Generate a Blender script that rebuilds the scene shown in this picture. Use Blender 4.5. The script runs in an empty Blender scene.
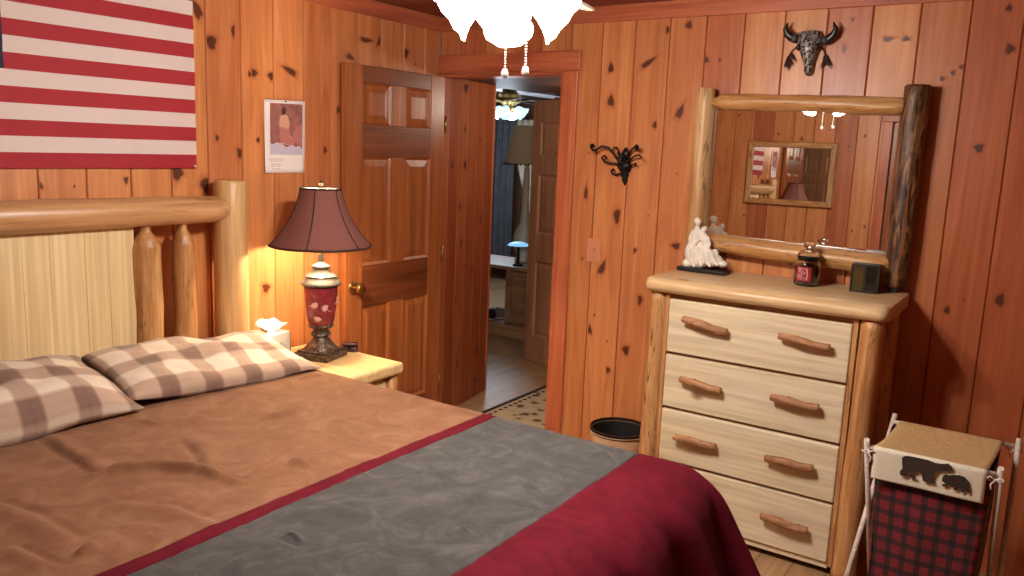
import bpy, bmesh, math, random
from mathutils.geometry import tessellate_polygon
from mathutils import Vector, Matrix, noise as mnoise
PI = math.pi
random.seed(7)
EXPOSURE = 0.42
S = bpy.context.scene
COL = S.collection
# ------------------------------------------------------------------ camera
F_PX = 812.07
YAW, PITCH, ROLL = math.radians(33.698), math.radians(-9.701), math.radians(2.2276)
CAM = Vector((2.923, -3.592, 1.60))
fwd = Vector((-math.sin(YAW)*math.cos(PITCH), math.cos(YAW)*math.cos(PITCH), math.sin(PITCH)))
r0 = fwd.cross(Vector((0, 0, 1))).normalized()
u0 = r0.cross(fwd)
rgt = r0*math.cos(ROLL)+u0*math.sin(ROLL)
upv = -r0*math.sin(ROLL)+u0*math.cos(ROLL)
cd = bpy.data.cameras.new('camera')
cam = bpy.data.objects.new('camera', cd)
COL.objects.link(cam)
cd.sensor_width = 36.0
cd.lens = F_PX/1024*36
cd.clip_start = 0.02
cam.matrix_world = Matrix(((rgt.x, upv.x, -fwd.x, CAM.x), (rgt.y, upv.y, -fwd.y, CAM.y), (rgt.z, upv.z, -fwd.z, CAM.z), (0, 0, 0, 1)))
S.camera = cam

def ray(px, py):
    return rgt*((px-512)/F_PX)+upv*(-(py-288)/F_PX)+fwd
def onx(px, py, v):
    d = ray(px, py); return CAM+d*((v-CAM.x)/d.x)
def ony(px, py, v):
    d = ray(px, py); return CAM+d*((v-CAM.y)/d.y)
def onz(px, py, v):
    d = ray(px, py); return CAM+d*((v-CAM.z)/d.z)

# ------------------------------------------------------------------ objects
def obj(name, bm, mats, parent=None, smooth=False, recalc=True):
    if recalc:
        bmesh.ops.recalc_face_normals(bm, faces=bm.faces)
    if parent is not None:
        p = parent
        while p.parent is not None: p = p.parent
        bmesh.ops.translate(bm, verts=bm.verts, vec=-p.location)
    me = bpy.data.meshes.new(name)
    bm.to_mesh(me); bm.free()
    o = bpy.data.objects.new(name, me)
    for m in (mats if isinstance(mats, (list, tuple)) else [mats]):
        me.materials.append(m)
    if smooth:
        for p in me.polygons: p.use_smooth = True
        if smooth != True:
            me.set_sharp_from_angle(angle=math.radians(smooth))
    COL.objects.link(o)
    if parent is not None: o.parent = parent
    return o
def thing(name, loc, label, cat, group=None):
    o = bpy.data.objects.new(name, None)
    o.empty_display_size = 0.05
    o.location = loc
    COL.objects.link(o)
    o['label'] = label; o['category'] = cat
    if group: o['group'] = group
    return o
def tag(o, label, cat, group=None):
    o['label'] = label; o['category'] = cat
    if group: o['group'] = group
    return o
def center(o, base=True):
    """move a single-mesh thing's origin to the middle of its base"""
    vs = [v.co for v in o.data.vertices]
    c = Vector((sum(v.x for v in vs)/len(vs), sum(v.y for v in vs)/len(vs), min(v.z for v in vs)))
    o.data.transform(Matrix.Translation(-c)); o.location = c
    return o
def struct(o):
    o['kind'] = 'structure'; return o

# ------------------------------------------------------------------ mesh makers
def B(): return bmesh.new()
def box(bm, x0, x1, y0, y1, z0, z1, bev=0.0, seg=2, mat=0, M=None):
    x0, x1 = min(x0, x1), max(x0, x1); y0, y1 = min(y0, y1), max(y0, y1); z0, z1 = min(z0, z1), max(z0, z1)
    t = bmesh.new()
    vs = [t.verts.new((x, y, z)) for z in (z0, z1) for y in (y0, y1) for x in (x0, x1)]
    for f in ((0, 2, 3, 1), (4, 5, 7, 6), (0, 1, 5, 4), (2, 6, 7, 3), (1, 3, 7, 5), (0, 4, 6, 2)):
        t.faces.new([vs[i] for i in f])
    if bev > 0:
        bmesh.ops.bevel(t, geom=list(t.edges), offset=bev, segments=seg, profile=0.5, affect='EDGES')
    join(bm, t, mat, M)
def join(bm, t, mat=0, M=None):
    mp = {}
    for v in t.verts:
        mp[v] = bm.verts.new(M @ v.co if M else v.co)
    for f in t.faces:
        try:
            nf = bm.faces.new([mp[v] for v in f.verts]); nf.material_index = mat; nf.smooth = f.smooth
        except ValueError: pass
    t.free()
def tube(bm, pts, rad, n=12, cap=True, bump=0.0, seed=0, mat=0, sub=0, round_end=False, flat=1.0):
    """round-section sweep along pts; rad number or list; bump = knobbly log surface"""
    pts = [Vector(p) for p in pts]
    if not isinstance(rad, (list, tuple)): rad = [rad]*len(pts)
    if sub:
        P, R_ = [], []
        for i in range(len(pts)-1):
            for k in range(sub):
                t = k/sub
                P.append(pts[i].lerp(pts[i+1], t)); R_.append(rad[i]*(1-t)+rad[i+1]*t)
        P.append(pts[-1]); R_.append(rad[-1]); pts, rad = P, R_
    if round_end:
        d0 = (pts[0]-pts[1]).normalized(); d1 = (pts[-1]-pts[-2]).normalized()
        k = round_end if isinstance(round_end, float) else 0.5
        ra, rb = rad[0], rad[-1]
        A = [(pts[0]+d0*ra*k*math.sin(a), ra*math.cos(a)) for a in (1.35, 1.0, 0.6, 0.3)]
        Bq = [(pts[-1]+d1*rb*k*math.sin(a), rb*math.cos(a)) for a in (0.3, 0.6, 1.0, 1.35)]
        pts = [a[0] for a in A]+pts+[b[0] for b in Bq]
        rad = [a[1] for a in A]+list(rad)+[b[1] for b in Bq]
    N = len(pts)
    tan = []
    for i in range(N):
        a = pts[max(0, i-1)]; b = pts[min(N-1, i+1)]
        tan.append((b-a).normalized())
    ref = Vector((0, 0, 1)) if abs(tan[0].z) < 0.9 else Vector((1, 0, 0))
    u = (ref-tan[0]*ref.dot(tan[0])).normalized()
    rings = []
    for i in range(N):
        u = (u-tan[i]*u.dot(tan[i])).normalized()
        w = tan[i].cross(u)
        ring = []
        for k in range(n):
            a = 2*PI*k/n
            r = rad[i]
            d = u*math.cos(a)+w*math.sin(a)*flat
            if bump:
                q = pts[i]*6+d*0.9+Vector((seed*7.3, seed*3.1, seed))
                r *= 1+bump*mnoise.noise(q)+bump*0.5*mnoise.noise(q*2.7)
            ring.append(bm.verts.new(pts[i]+d*r))
        rings.append(ring)
    for i in range(N-1):
        for k in range(n):
            f = bm.faces.new((rings[i][k], rings[i][(k+1) % n], rings[i+1][(k+1) % n], rings[i+1][k]))
            f.material_index = mat; f.smooth = True
    if cap:
        for rg in (rings[0][::-1], rings[-1]):
            f = bm.faces.new(rg); f.material_index = mat
def lathe(bm, prof, c=(0, 0, 0), n=32, mat=0, M=None, cap0=True, cap1=True, square=None):
    """prof = [(r,z)], revolved about z at c"""
    t = bmesh.new(); c = Vector(c); rings = []
    for (r, z) in prof:
        ring = []
        for k in range(n):
            a = 2*PI*k/n
            ring.append(t.verts.new(c+Vector((r*math.cos(a), r*math.sin(a), z))))
        rings.append(ring)
    for i in range(len(prof)-1):
        for k in range(n):
            f = t.faces.new((rings[i][k], rings[i][(k+1) % n], rings[i+1][(k+1) % n], rings[i+1][k])); f.smooth = True
    if cap0: t.faces.new(rings[0][::-1])
    if cap1: t.faces.new(rings[-1])
    join(bm, t, mat, M)
def ball(bm, c, r, n=16, m=10, mat=0, M=None):
    """ellipsoid; r number or triple"""
    if not isinstance(r, (list, tuple)): r = (r, r, r)
    t = bmesh.new()
    bmesh.ops.create_uvsphere(t, u_segments=n, v_segments=m, radius=1)
    for f in t.faces: f.smooth = True
    MM = Matrix.Translation(Vector(c)) @ (M or Matrix()) @ Matrix.Diagonal((r[0], r[1], r[2], 1))
    join(bm, t, mat, MM)
def grid(bm, fn, nu, nv, mat=0, smooth=True, uv=None):
    vs = [[bm.verts.new(fn(i/nu, j/nv)) for j in range(nv+1)] for i in range(nu+1)]
    lay = bm.loops.layers.uv.verify() if uv else None
    for i in range(nu):
        for j in range(nv):
            f = bm.faces.new((vs[i][j], vs[i+1][j], vs[i+1][j+1], vs[i][j+1])); f.material_index = mat; f.smooth = smooth
            if uv:
                for l, (a, b) in zip(f.loops, ((i, j), (i+1, j), (i+1, j+1), (i, j+1))):
                    l[lay].uv = uv(a/nu, b/nv)
    return vs
def prism(bm, poly, h, M, mat=0):
    """polygon (x,y) extruded 0..h along z, put in place by M"""
    lo = [bm.verts.new(M @ Vector((x, y, 0))) for x, y in poly]
    hi = [bm.verts.new(M @ Vector((x, y, h))) for x, y in poly]
    n = len(poly)
    for f in [lo[::-1], hi]+[[lo[i], lo[(i+1) % n], hi[(i+1) % n], hi[i]] for i in range(n)]:
        g = bm.faces.new(f); g.material_index = mat

# ------------------------------------------------------------------ materials
def lin(c):
    return tuple(((x/255)/12.92 if x/255 <= 0.04045 else ((x/255+0.055)/1.055)**2.4) for x in c)+(1,)
class NT:
    def __init__(s, name):
        s.m = bpy.data.materials.new(name); s.m.use_nodes = True
        s.t = s.m.node_tree; s.b = s.t.nodes['Principled BSDF']; s.out = s.t.nodes['Material Output']
    def n(s, typ, **kw):
        x = s.t.nodes.new(typ)
        for k, v in kw.items():
            if k in x.inputs: x.inputs[k].default_value = v
            else: setattr(x, k, v)
        return x
    def l(s, a, b): s.t.links.new(a, b)
    def math(s, op, a, b=None, c=None):
        x = s.t.nodes.new('ShaderNodeMath'); x.operation = op
        for i, v in enumerate((a, b, c)):
            if v is None: continue
            if isinstance(v, (int, float)): x.inputs[i].default_value = v
            else: s.l(v, x.inputs[i])
        return x.outputs[0]
    def mix(s, f, a, b, mode='MIX'):
        x = s.t.nodes.new('ShaderNodeMix'); x.data_type = 'RGBA'; x.blend_type = mode
        for i, v in ((0, f), (6, a), (7, b)):
            if isinstance(v, (int, float)): x.inputs[i].default_value = v
            elif isinstance(v, tuple): x.inputs[i].default_value = v
            else: s.l(v, x.inputs[i])
        return x.outputs[2]
    def coords(s, scale=(1, 1, 1), kind='Object', add=None):
        tc = s.n('ShaderNodeTexCoord'); src = tc.outputs[kind]
        mp = s.n('ShaderNodeMapping'); mp.inputs['Scale'].default_value = scale
        s.l(src, mp.inputs['Vector'])
        v = mp.outputs[0]
        if add is not None:
            a = s.n('ShaderNodeVectorMath'); a.operation = 'ADD'
            s.l(v, a.inputs[0]); s.l(add, a.inputs[1]); v = a.outputs[0]
        return v
    def noise(s, vec, scale=1, detail=4, dist=0.0, rough=0.55):
        x = s.n('ShaderNodeTexNoise', Scale=scale, Detail=detail, Distortion=dist, Roughness=rough)
        s.l(vec, x.inputs['Vector']); return x.outputs['Fac']
    def ramp(s, fac, stops, interp='LINEAR'):
        x = s.n('ShaderNodeValToRGB'); cr = x.color_ramp; cr.interpolation = interp
        while len(cr.elements) < len(stops): cr.elements.new(0.5)
        for e, (p, c) in zip(cr.elements, stops):
            e.position = p; e.color = c if len(c) == 4 else lin(c)
        s.l(fac, x.inputs[0]); return x.outputs[0]
    def bump(s, h, strength=0.2, dist=0.01):
        x = s.n('ShaderNodeBump', Strength=strength, Distance=dist)
        s.l(h, x.inputs['Height']); s.l(x.outputs[0], s.b.inputs['Normal'])
    def set(s, **kw):
        for k, v in kw.items():
            k = k.replace('_', ' ')
            if isinstance(v, (int, float, tuple)): s.b.inputs[k].default_value = v
            else: s.l(v, s.b.inputs[k])
        return s.m
def plain(name, c, rough=0.5, metal=0.0, var=0.0, scale=30, **kw):
    t = NT(name)
    if var:
        v = t.noise(t.coords((scale,)*3), 1, 4)
        d = tuple(max(0, x*(1-var)) for x in c); e = tuple(min(255, x*(1+var)) for x in c)
        col = t.ramp(v, [(0.3, d), (0.7, e)])
        t.bump(v, 0.08, 0.004)
        t.set(Base_Color=col)
    else:
        t.set(Base_Color=lin(c))
    return t.set(Roughness=rough, Metallic=metal, **kw)
def axis_scale(axis, across, along):
    s = [across]*3; s['xyz'.index(axis)] = along; return tuple(s)
def planks_mat(name, axis, cols, rough=0.38, dark=(74, 32, 18), toneamp=0.75):
    """knotty boards: tone and knot come from per-corner attributes on the wall mesh"""
    t = NT(name)
    at = t.n('ShaderNodeAttribute', attribute_name='tone'); tone = at.outputs['Fac']
    kn = t.n('ShaderNodeAttribute', attribute_name='knot'); knot = kn.outputs['Fac']
    sh = t.n('ShaderNodeCombineXYZ')
    for i in range(3): t.l(t.math('MULTIPLY', tone, (61.0, 83.0, 47.0)[i]), sh.inputs[i])
    v1 = t.coords(axis_scale(axis, 9, 0.8), add=sh.outputs[0])
    v2 = t.coords(axis_scale(axis, 90, 2.0), add=sh.outputs[0])
    n1 = t.noise(v1, 1, 4, 2.2); n2 = t.noise(v2, 1, 3)
    base = t.ramp(n1, [(0.25, cols[0]), (0.5, cols[1]), (0.78, cols[2])])
    fine = t.ramp(n2, [(0.35, (236, 230, 224)), (0.65, (255, 255, 255))])
    c = t.mix(0.75, base, fine, 'MULTIPLY')
    tv = t.ramp(tone, [(0, cols[3]), (0.5, (235, 225, 215)), (0.8, (255, 250, 240)), (1, (255, 255, 230))])
    c = t.mix(toneamp, c, tv, 'MULTIPLY')
    kk = t.math('ADD', knot, t.math('MULTIPLY', t.math('SUBTRACT', n2, 0.5), t.math('MULTIPLY', knot, 0.25)))
    km = t.ramp(kk, [(0.0, (0, 0, 0, 1)), (0.22, (0.16, 0.16, 0.16, 1)), (0.5, (0.5, 0.5, 0.5, 1)), (0.8, (.95, .95, .95, 1))])
    c = t.mix(km, c, t.mix(t.ramp(knot, [(.45, (0, 0, 0, 1)), (.9, (1, 1, 1, 1))]), lin((146, 64, 32)), lin(dark)))
    t.bump(n2, 0.06, 0.002)
    return t.set(Base_Color=c, Roughness=rough)
def wood(name, axis, cols, rough=0.5, across=14, along=0.9, streak=0.0, sdark=(90, 45, 20), bumps=0.1, knots=0.0, dist=1.2):
    t = NT(name)
    v1 = t.coords(axis_scale(axis, across, along)); v2 = t.coords(axis_scale(axis, across*7, along*3))
    n1 = t.noise(v1, 1, 5, dist); n2 = t.noise(v2, 1, 3)
    c = t.ramp(n1, [(0.28, cols[0]), (0.5, cols[1]), (0.75, cols[2])])
    c = t.mix(0.6, c, t.ramp(n2, [(0.35, (205, 195, 185)), (0.65, (255, 255, 255))]), 'MULTIPLY')
    if streak:
        v3 = t.coords(axis_scale(axis, across*1.7, along*2.2)); n3 = t.noise(v3, 1, 6, 2.0, 0.7)
        c = t.mix(t.ramp(n3, [(0.62-0.12*streak, (0, 0, 0, 1)), (0.70-0.06*streak, (1, 1, 1, 1))]), c, lin(sdark))
    if knots:
        vo = t.n('ShaderNodeTexVoronoi', Scale=1.0); t.l(t.coords(axis_scale(axis, 5.0*knots, 3.2*knots)), vo.inputs['Vector'])
        c = t.mix(t.ramp(vo.outputs['Distance'], [(0.03, (1, 1, 1, 1)), (0.065, (0, 0, 0, 1))]), c, lin(sdark))
    t.bump(n1, bumps, 0.006)
    return t.set(Base_Color=c, Roughness=rough)
def emit(name, c, strength, base=(255, 250, 240)):
    t = NT(name)
    return t.set(Base_Color=lin(base), Emission_Color=lin(c), Emission_Strength=strength, Roughness=0.4)

PINE = [(188, 116, 71), (209, 138, 88), (228, 163, 111), (206, 148, 136)]
M_wall_z = planks_mat('knotty_pine_upright', 'z', PINE)
M_hallb = planks_mat('hall_boards', 'z', [(146, 80, 46), (164, 94, 54), (182, 112, 68), (215, 165, 150)])  # wall boards darkened in colour so the hall stub stays dim
M_ceil = planks_mat('ceiling_boards', 'x', [(112, 58, 44), (134, 74, 56), (152, 90, 66), (215, 180, 165)], 0.45)
M_trim_x = wood('trim_pine_x', 'x', [(160, 80, 54), (188, 102, 70), (206, 124, 86)], 0.4)
M_trim_y = wood('trim_pine_y', 'y', [(160, 80, 54), (188, 102, 70), (206, 124, 86)], 0.4)
M_trim_z = wood('trim_pine_z', 'z', [(168, 84, 54), (196, 108, 70), (212, 130, 88)], 0.4)
M_door = wood('door_fir', 'z', [(136, 74, 38), (164, 94, 50), (184, 114, 64)], 0.36, 16, 0.8)
M_door_x = wood('door_fir_cross', 'x', [(98, 50, 26), (122, 66, 36), (140, 80, 44)], 0.36, 16, 0.8)
M_door_y = wood('door_fir_rail', 'y', [(98, 50, 26), (122, 66, 36), (140, 80, 44)], 0.36, 16, 0.8)
M_ivory_x = wood('aspen_x', 'x', [(230, 210, 172), (239, 222, 190), (245, 232, 206)], 0.5, 7, 0.6, bumps=.03, knots=0.5, sdark=(150, 104, 62))
M_ivory_z = wood('aspen_z', 'z', [(222, 192, 140), (232, 208, 158), (242, 222, 178)], 0.5, 8, 0.4, bumps=.03)
LOG = [(178, 130, 80), (206, 164, 112), (226, 192, 144)]
M_log_x = wood('log_x', 'x', LOG, 0.42, 12, 1.3, 0.35, bumps=0.25, knots=0.6)
M_log_y = wood('log_y', 'y', [(166, 116, 74), (194, 146, 100), (212, 170, 124)], 0.36, 12, 1.0, 0.12, (140, 90, 54), bumps=0.12)
M_log_z = wood('log_z', 'z', LOG, 0.42, 12, 1.3, 0.3, bumps=0.25)
M_post = wood('peeled_post', 'z', [(182, 136, 86), (204, 160, 106), (220, 182, 130)], 0.42, 10, 1.0, 0.0, bumps=0.12, knots=0.35)
M_spindle = wood('spindle_log', 'z', [(140, 90, 48), (182, 130, 78), (222, 178, 124)], 0.42, 16, 1.8, 0.3, (112, 64, 32), bumps=0.4)
M_bark_z = wood('rough_log_z', 'z', [(166, 110, 62), (204, 150, 96), (226, 182, 130)], 0.5, 18, 1.8, 0.7, (84, 44, 22), bumps=0.5)
M_leg = wood('dresser_log_z', 'z', [(176, 116, 66), (206, 150, 96), (226, 182, 130)], 0.45, 14, 1.4, 0.3, (120, 62, 30), bumps=0.35)
M_top = wood('dresser_slab', 'x', [(214, 174, 124), (228, 194, 146), (240, 214, 170)], 0.38, 9, 0.9, 0.0, bumps=0.1, knots=0.5, sdark=(150, 92, 48))
M_twig = wood('twig', 'x', [(134, 84, 54), (172, 120, 80), (206, 160, 116)], 0.55, 40, 6, 0.35, (80, 44, 24), bumps=0.4)
M_frame_in = plain('dark_gap', (176, 126, 84), 0.7)
M_ns = wood('nightstand_top', 'x', [(228, 190, 130), (240, 208, 152), (247, 224, 176)], 0.4, 10, 0.9, knots=0.5, sdark=(140, 80, 40))
M_mirror = plain('mirror_silver', (238, 238, 236), 0.01, 1.0)
M_black = plain('black_paint', (20, 17, 16), 0.45)
M_iron = plain('black_iron', (24, 20, 19), 0.42, 0.6, 0.25, 120)
M_brass = plain('aged_brass', (176, 146, 92), 0.3, 1.0)
M_steel = plain('chain_steel', (200, 196, 190), 0.25, 1.0)
M_white_china = plain('white_alabaster', (232, 226, 216), 0.5, 0, 0.04, 60)
M_tissue = plain('tissue_paper', (248, 246, 242), 0.9)
M_purple = plain('dark_purple_plastic', (64, 22, 40), 0.3)
M_dark = plain('dark_lacquer', (30, 20, 16), 0.5)

# ------------------------------------------------------------------ boarded surfaces
def boards(name, strips, plane, knots=(), mat=None, back=None, facing=1, rnd=1.6, extra_boxes=(), shade=None):
    """strips = (u0,u1,v0,v1) boards; plane(u,v,w) -> point, w = out of the wall; V-groove on each long edge"""
    bm = B()
    lt = bm.loops.layers.float.new('tone'); lk = bm.loops.layers.float.new('knot')
    def quad(pts, tone, kv):
        f = bm.faces.new([bm.verts.new(plane(*p)) for p in pts])
        for l, k in zip(f.loops, kv): l[lt] = tone; l[lk] = k
    g, d = 0.0045, 0.006
    tones = {}
    for (u0, u1, v0, v1) in strips:
        key = round(u0, 3)
        if key not in tones:
            tones[key] = random.random()
            if shade:
                near = min(shade, key=lambda q: abs(q-u0))
                if abs(near-u0) < .09: tones[key] = shade[near]
        t = tones[key]
        quad([(u0, v0, -d), (u0+g, v0, 0), (u0+g, v1, 0), (u0, v1, -d)], t, (0.75, 0, 0, 0.75))
        quad([(u0+g, v0, 0), (u1-g, v0, 0), (u1-g, v1, 0), (u0+g, v1, 0)], t, (0,)*4)
        quad([(u1-g, v0, 0), (u1, v0, -d), (u1, v1, -d), (u1-g, v1, 0)], t, (0, 0.75, 0.75, 0))
        for (a, b) in ((v0, -1), (v1, 1)):
            quad([(u0, a, -d), (u1, a, -d), (u1, a, -0.03), (u0, a, -0.03)], t, (0,)*4)
    ks = [k for k in knots]
    for (u0, u1, v0, v1) in strips:
        area = (u1-u0)*(v1-v0)
        for _ in range(int(area*rnd*3+random.random())):
            r = random.choice((0.003, 0.004, 0.004, 0.005, 0.006, 0.009, 0.012))
            if u1-u0 > 4*r+0.02 and v1-v0 > 8*r:
                ks.append((random.uniform(u0+2*r+.006, u1-2*r-.006), random.uniform(v0+3*r, v1-3*r), r, r*random.uniform(1.1, 2.0), random.uniform(-.3, .3)))
    for (u, v, a, b, rot) in ks:
        st = [s for s in strips if s[0] < u < s[1] and s[2] < v < s[3]]
        if not st: continue
        s0 = st[0]; t = tones[round(s0[0], 3)]
        n = 14; prev = None
        ph = random.random()*6
        rings = []
        a *= 1.05; b *= 1.0
        for (fr, kv, h) in ((0.0, 1, .0009), (0.62, 0.9, .0009), (0.95, 0.42, .0008), (1.7, 0.0, .0004)):
            ring = []
            for k in range(n):
                an = 2*PI*k/n
                w = fr*(1+0.18*math.sin(3*an+ph)+0.1*math.sin(5*an+ph*2))
                x = a*w*math.cos(an); y = b*w*math.sin(an)
                uu = u+x*math.cos(rot)-y*math.sin(rot); vv = v+x*math.sin(rot)+y*math.cos(rot)
                uu = min(max(uu, s0[0]+g), s0[1]-g); vv = min(max(vv, s0[2]), s0[3])
                ring.append((uu, vv, h))
            rings.append((ring, kv))
        for i in range(3):
            (r1, k1), (r2, k2) = rings[i], rings[i+1]
            for k in range(n):
                q = (k+1) % n
                if i == 0: quad([r1[0], r2[k], r2[q]], t, (k1, k2, k2))
                else: quad([r1[k], r2[k], r2[q], r1[q]], t, (k1, k2, k2, k1))
    for bx in extra_boxes:
        t2 = bmesh.new(); box(t2, *bx); 
        mp = {v: bm.verts.new(v.co) for v in t2.verts}
        for f in t2.faces:
            nf = bm.faces.new([mp[v] for v in f.verts])
            for l in nf.loops: l[lt] = 0.5; l[lk] = 0
        t2.free()
    return struct(obj(name, bm, mat or M_wall_z, recalc=False))

XR, YR, ZC = 4.95, -3.80, 2.29           # right wall, rear wall, ceiling
DX0, DX1, DZ = 0.0, 0.79, 1.99           # doorway in the back wall
PW = 0.1732
# --- back wall
st = []
edges = sorted(set([0.0]+[0.996+PW*k for k in range(-5, 24) if 0.02 < 0.996+PW*k < XR-.02]+[XR]))
for a, b in zip(edges, edges[1:]):
    if b <= DX1+.001: st.append((a, b, DZ, ZC))
    elif a < DX1: st.append((a, DX1, DZ, ZC)); st.append((DX1, b, 0, ZC))
    else: st.append((a, b, 0, ZC))
kb = []
for (px, py, a, b, r) in [(611, 68, .016, .028, 0), (611, 101, .02, .032, .1), (648, 63, .014, .05, -1.0), (680, 112, .018, .04, -.4), (689, 25, .018, .02, 0),
        (706, 60, .016, .018, 0), (586, 193, .012, .04, 0), (602, 268, .018, .045, -.4), (617, 216, .02, .045, 0), (655, 125, .012, .02, 0), (676, 246, .024, .018, 0),
        (979, 148, .018, .02, 0), (1010, 49, .018, .022, 0), (1009, 8, .012, .016, 0), (953, 73, .01, .012, 0), (961, 67, .009, .01, 0), (942, 79, .01, .01, 0),
        (888, 39, .024, .012, 0), (906, 39, .016, .012, 0), (844, 49, .009, .02, 0), (668, 30, .012, .018, 0), (640, 300, .014, .03, 0), (590, 330, .012, .03, .2),
        (570, 150, .01, .03, 0), (626, 350, .02, .03, 0), (608, 370, .012, .02, 0), (1000, 300, .018, .03, 0), (947, 310, .012, .02, 0), (720, 60, .008, .01, 0), (790, 262, .012, .014, 0)]:
    p = ony(px, py, 0); kb.append((p.x, p.z, a, b, r))
boards('wall_back', st, lambda u, v, w: (u, -w, v), kb, shade={.823: .55, .996: .75, 1.17: .58, 1.343: .45, 1.516: .12, 1.689: .78, 1.862: .66, 2.036: .08, 2.209: .72, 2.39: .3, 2.555: .04, 2.73: .0, 2.9: .1, 3.07: .2}, extra_boxes=[(0, DX1, .008, .12, DZ, ZC), (DX1, XR, .008, .12, 0, ZC)])  # rightmost boards toned darker to stand in for light falling off there
# --- left wall
st = []
edges = [0.0]+[-0.136-0.1695*k for k in range(0, 23) if -0.136-0.1695*k > YR+.02]+[YR]
for a, b in zip(edges, edges[1:]): st.append((b, a, 0, ZC))
kl = []
for (px, py, a, b, r) in [(197, 10, .022, .045, .4), (211, 42, .03, .035, .5), (240, 153, .02, .026, 0), (254, 73, .018, .02, 0), (271, 76, .02, .022, 0), (290, 71, .016, .05, 1.2),
        (217, 138, .01, .016, 0), (205, 185, .024, .04, 0), (126, 180, .01, .016, 0), (177, 173, .03, .035, .6), (366, 40, .05, .014, 0), (379, 42, .014, .03, -.5),
        (406, 53, .022, .032, 0), (350, 57, .03, .016, -.3), (266, 288, .024, .026, 0), (238, 250, .016, .02, 0), (325, 150, .012, .02, 0), (40, 186, .012, .014, 0), (233, 31, .01, .03, 0), (258, 140, .01, .014, 0), (338, 110, .012, .02, 0)]:
    p = onx(px, py, 0); kl.append((p.y, p.z, a, b, r))
boards('wall_left', st, lambda u, v, w: (w, u, v), kl, shade={-.136: .45, -.305: .6, -.475: .5, -.644: .55, -.814: .5, -.983: .36, -1.153: .8, -1.322: .78, -1.49: .36, -1.66: .92, -1.83: .8, -2.0: .85, -2.17: .75, -2.34: .9}, extra_boxes=[(-.12, -.008, YR-.12, 0.0, 0, ZC)])
# --- right and rear walls
st = []
e = [YR+PW*k for k in range(0, 23) if YR+PW*k < -.03]+[0.0]
for a, b in zip(e, e[1:]): st.append((a, b, 0, ZC))
boards('wall_right', st, lambda u, v, w: (XR-w, u, v), rnd=5, extra_boxes=[(XR+.008, XR+.12, YR-.12, .12, 0, ZC)])
RX0, RX1 = 1.715, 2.50                      # doorway in the rear wall (seen in the dresser mirror)
st = []
e = sorted(set([0.0]+[0.06+PW*k for k in range(0, 30) if 0.06+PW*k < XR-.02]+[XR]))
for a, b in zip(e, e[1:]):
    for (c, d2) in ((a, min(b, RX0)), (max(a, RX1), b)):
        if d2 > c+.002: st.append((c, d2, 0, ZC))
    c, d2 = max(a, RX0), min(b, RX1)
    if d2 > c+.002: st.append((c, d2, 1.935, ZC))
boards('wall_front', st, lambda u, v, w: (u, YR+w, v), rnd=7, extra_boxes=[(0, RX0, YR-.12, YR-.008, 0, ZC), (RX1, XR, YR-.12, YR-.008, 0, ZC), (RX0, RX1, YR-.12, YR-.008, 1.935, ZC)])
# --- ceiling boards run along x
st = []
y = YR
while y < -.001:
    st.append((y, min(y+.135, 0.0), 0, XR)); y += .135
boards('ceiling', st, lambda u, v, w: (v, u, ZC-w), mat=M_ceil, rnd=4, extra_boxes=[(-.12, XR+.12, YR-.12, .12, ZC+.008, ZC+.1)])
# --- floor
t = NT('laminate_floor')
br = t.n('ShaderNodeTexBrick', Scale=1.0); br.offset = 0.37
br.inputs['Color1'].default_value = lin((186, 150, 112)); br.inputs['Color2'].default_value = lin((170, 132, 96)); br.inputs['Mortar'].default_value = lin((120, 88, 60))
br.inputs['Mortar Size'].default_value = 0.002; br.inputs['Brick Width'].default_value = 1.2; br.inputs['Row Height'].default_value = 0.13
rotm = t.n('ShaderNodeMapping'); rotm.inputs['Rotation'].default_value = (0, 0, PI/2)
tc = t.n('ShaderNodeTexCoord'); t.l(tc.outputs['Object'], rotm.inputs['Vector']); t.l(rotm.outputs[0], br.inputs['Vector'])
gn = t.noise(t.coords((40, 2.0, 1)), 1, 4, 0.8)
M_floor = t.set(Base_Color=t.mix(0.7, br.outputs['Color'], t.ramp(gn, [(0.3, (200, 190, 180)), (0.7, (255, 255, 255))]), 'MULTIPLY'), Roughness=0.42)
bm = B(); box(bm, -5.0, XR+.12, YR-.12, 6.0, -.1, 0)
struct(obj('floor', bm, M_floor))
# --- trim: crown boards, door casings
def trim(name, m, *boxes, bev=.004):
    bm = B()
    for b in boxes: box(bm, *b, bev=bev)
    return struct(obj(name, bm, m))
trim('trim_1', M_trim_y, (0, .02, YR+.02, -.02, 2.215, ZC))
trim('trim_2', M_trim_x, (0, XR, -.02, 0, 2.215, ZC))
trim('trim_3', M_trim_y, (XR-.02, XR, YR+.02, -.02, 2.215, ZC))
trim('trim_4', M_trim_x, (0, XR, YR, YR+.02, 2.215, ZC))
trim('trim_5', M_trim_x, (0.0, .888, -.02, .0, DZ+.003, 2.09))                 # head casing
trim('trim_6', M_trim_z, (DX1-.004, .878, -.018, .0, 0, DZ+.002))               # side casing
trim('trim_7', M_trim_z, (DX1-.016, DX1, -.004, .124, 0, DZ-.016))              # side jamb
trim('trim_8', M_trim_x, (0.0, DX1, -.004, .124, DZ-.016, DZ))                  # head jamb
trim('trim_9', M_trim_x, (RX0-.085, RX1+.085, YR, YR+.02, 1.935, 2.02))
trim('trim_10', M_trim_z, (RX0-.075, RX0, YR, YR+.018, 0, 1.935))
trim('trim_11', M_trim_z, (RX1, RX1+.075, YR, YR+.018, 0, 1.935))

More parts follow.
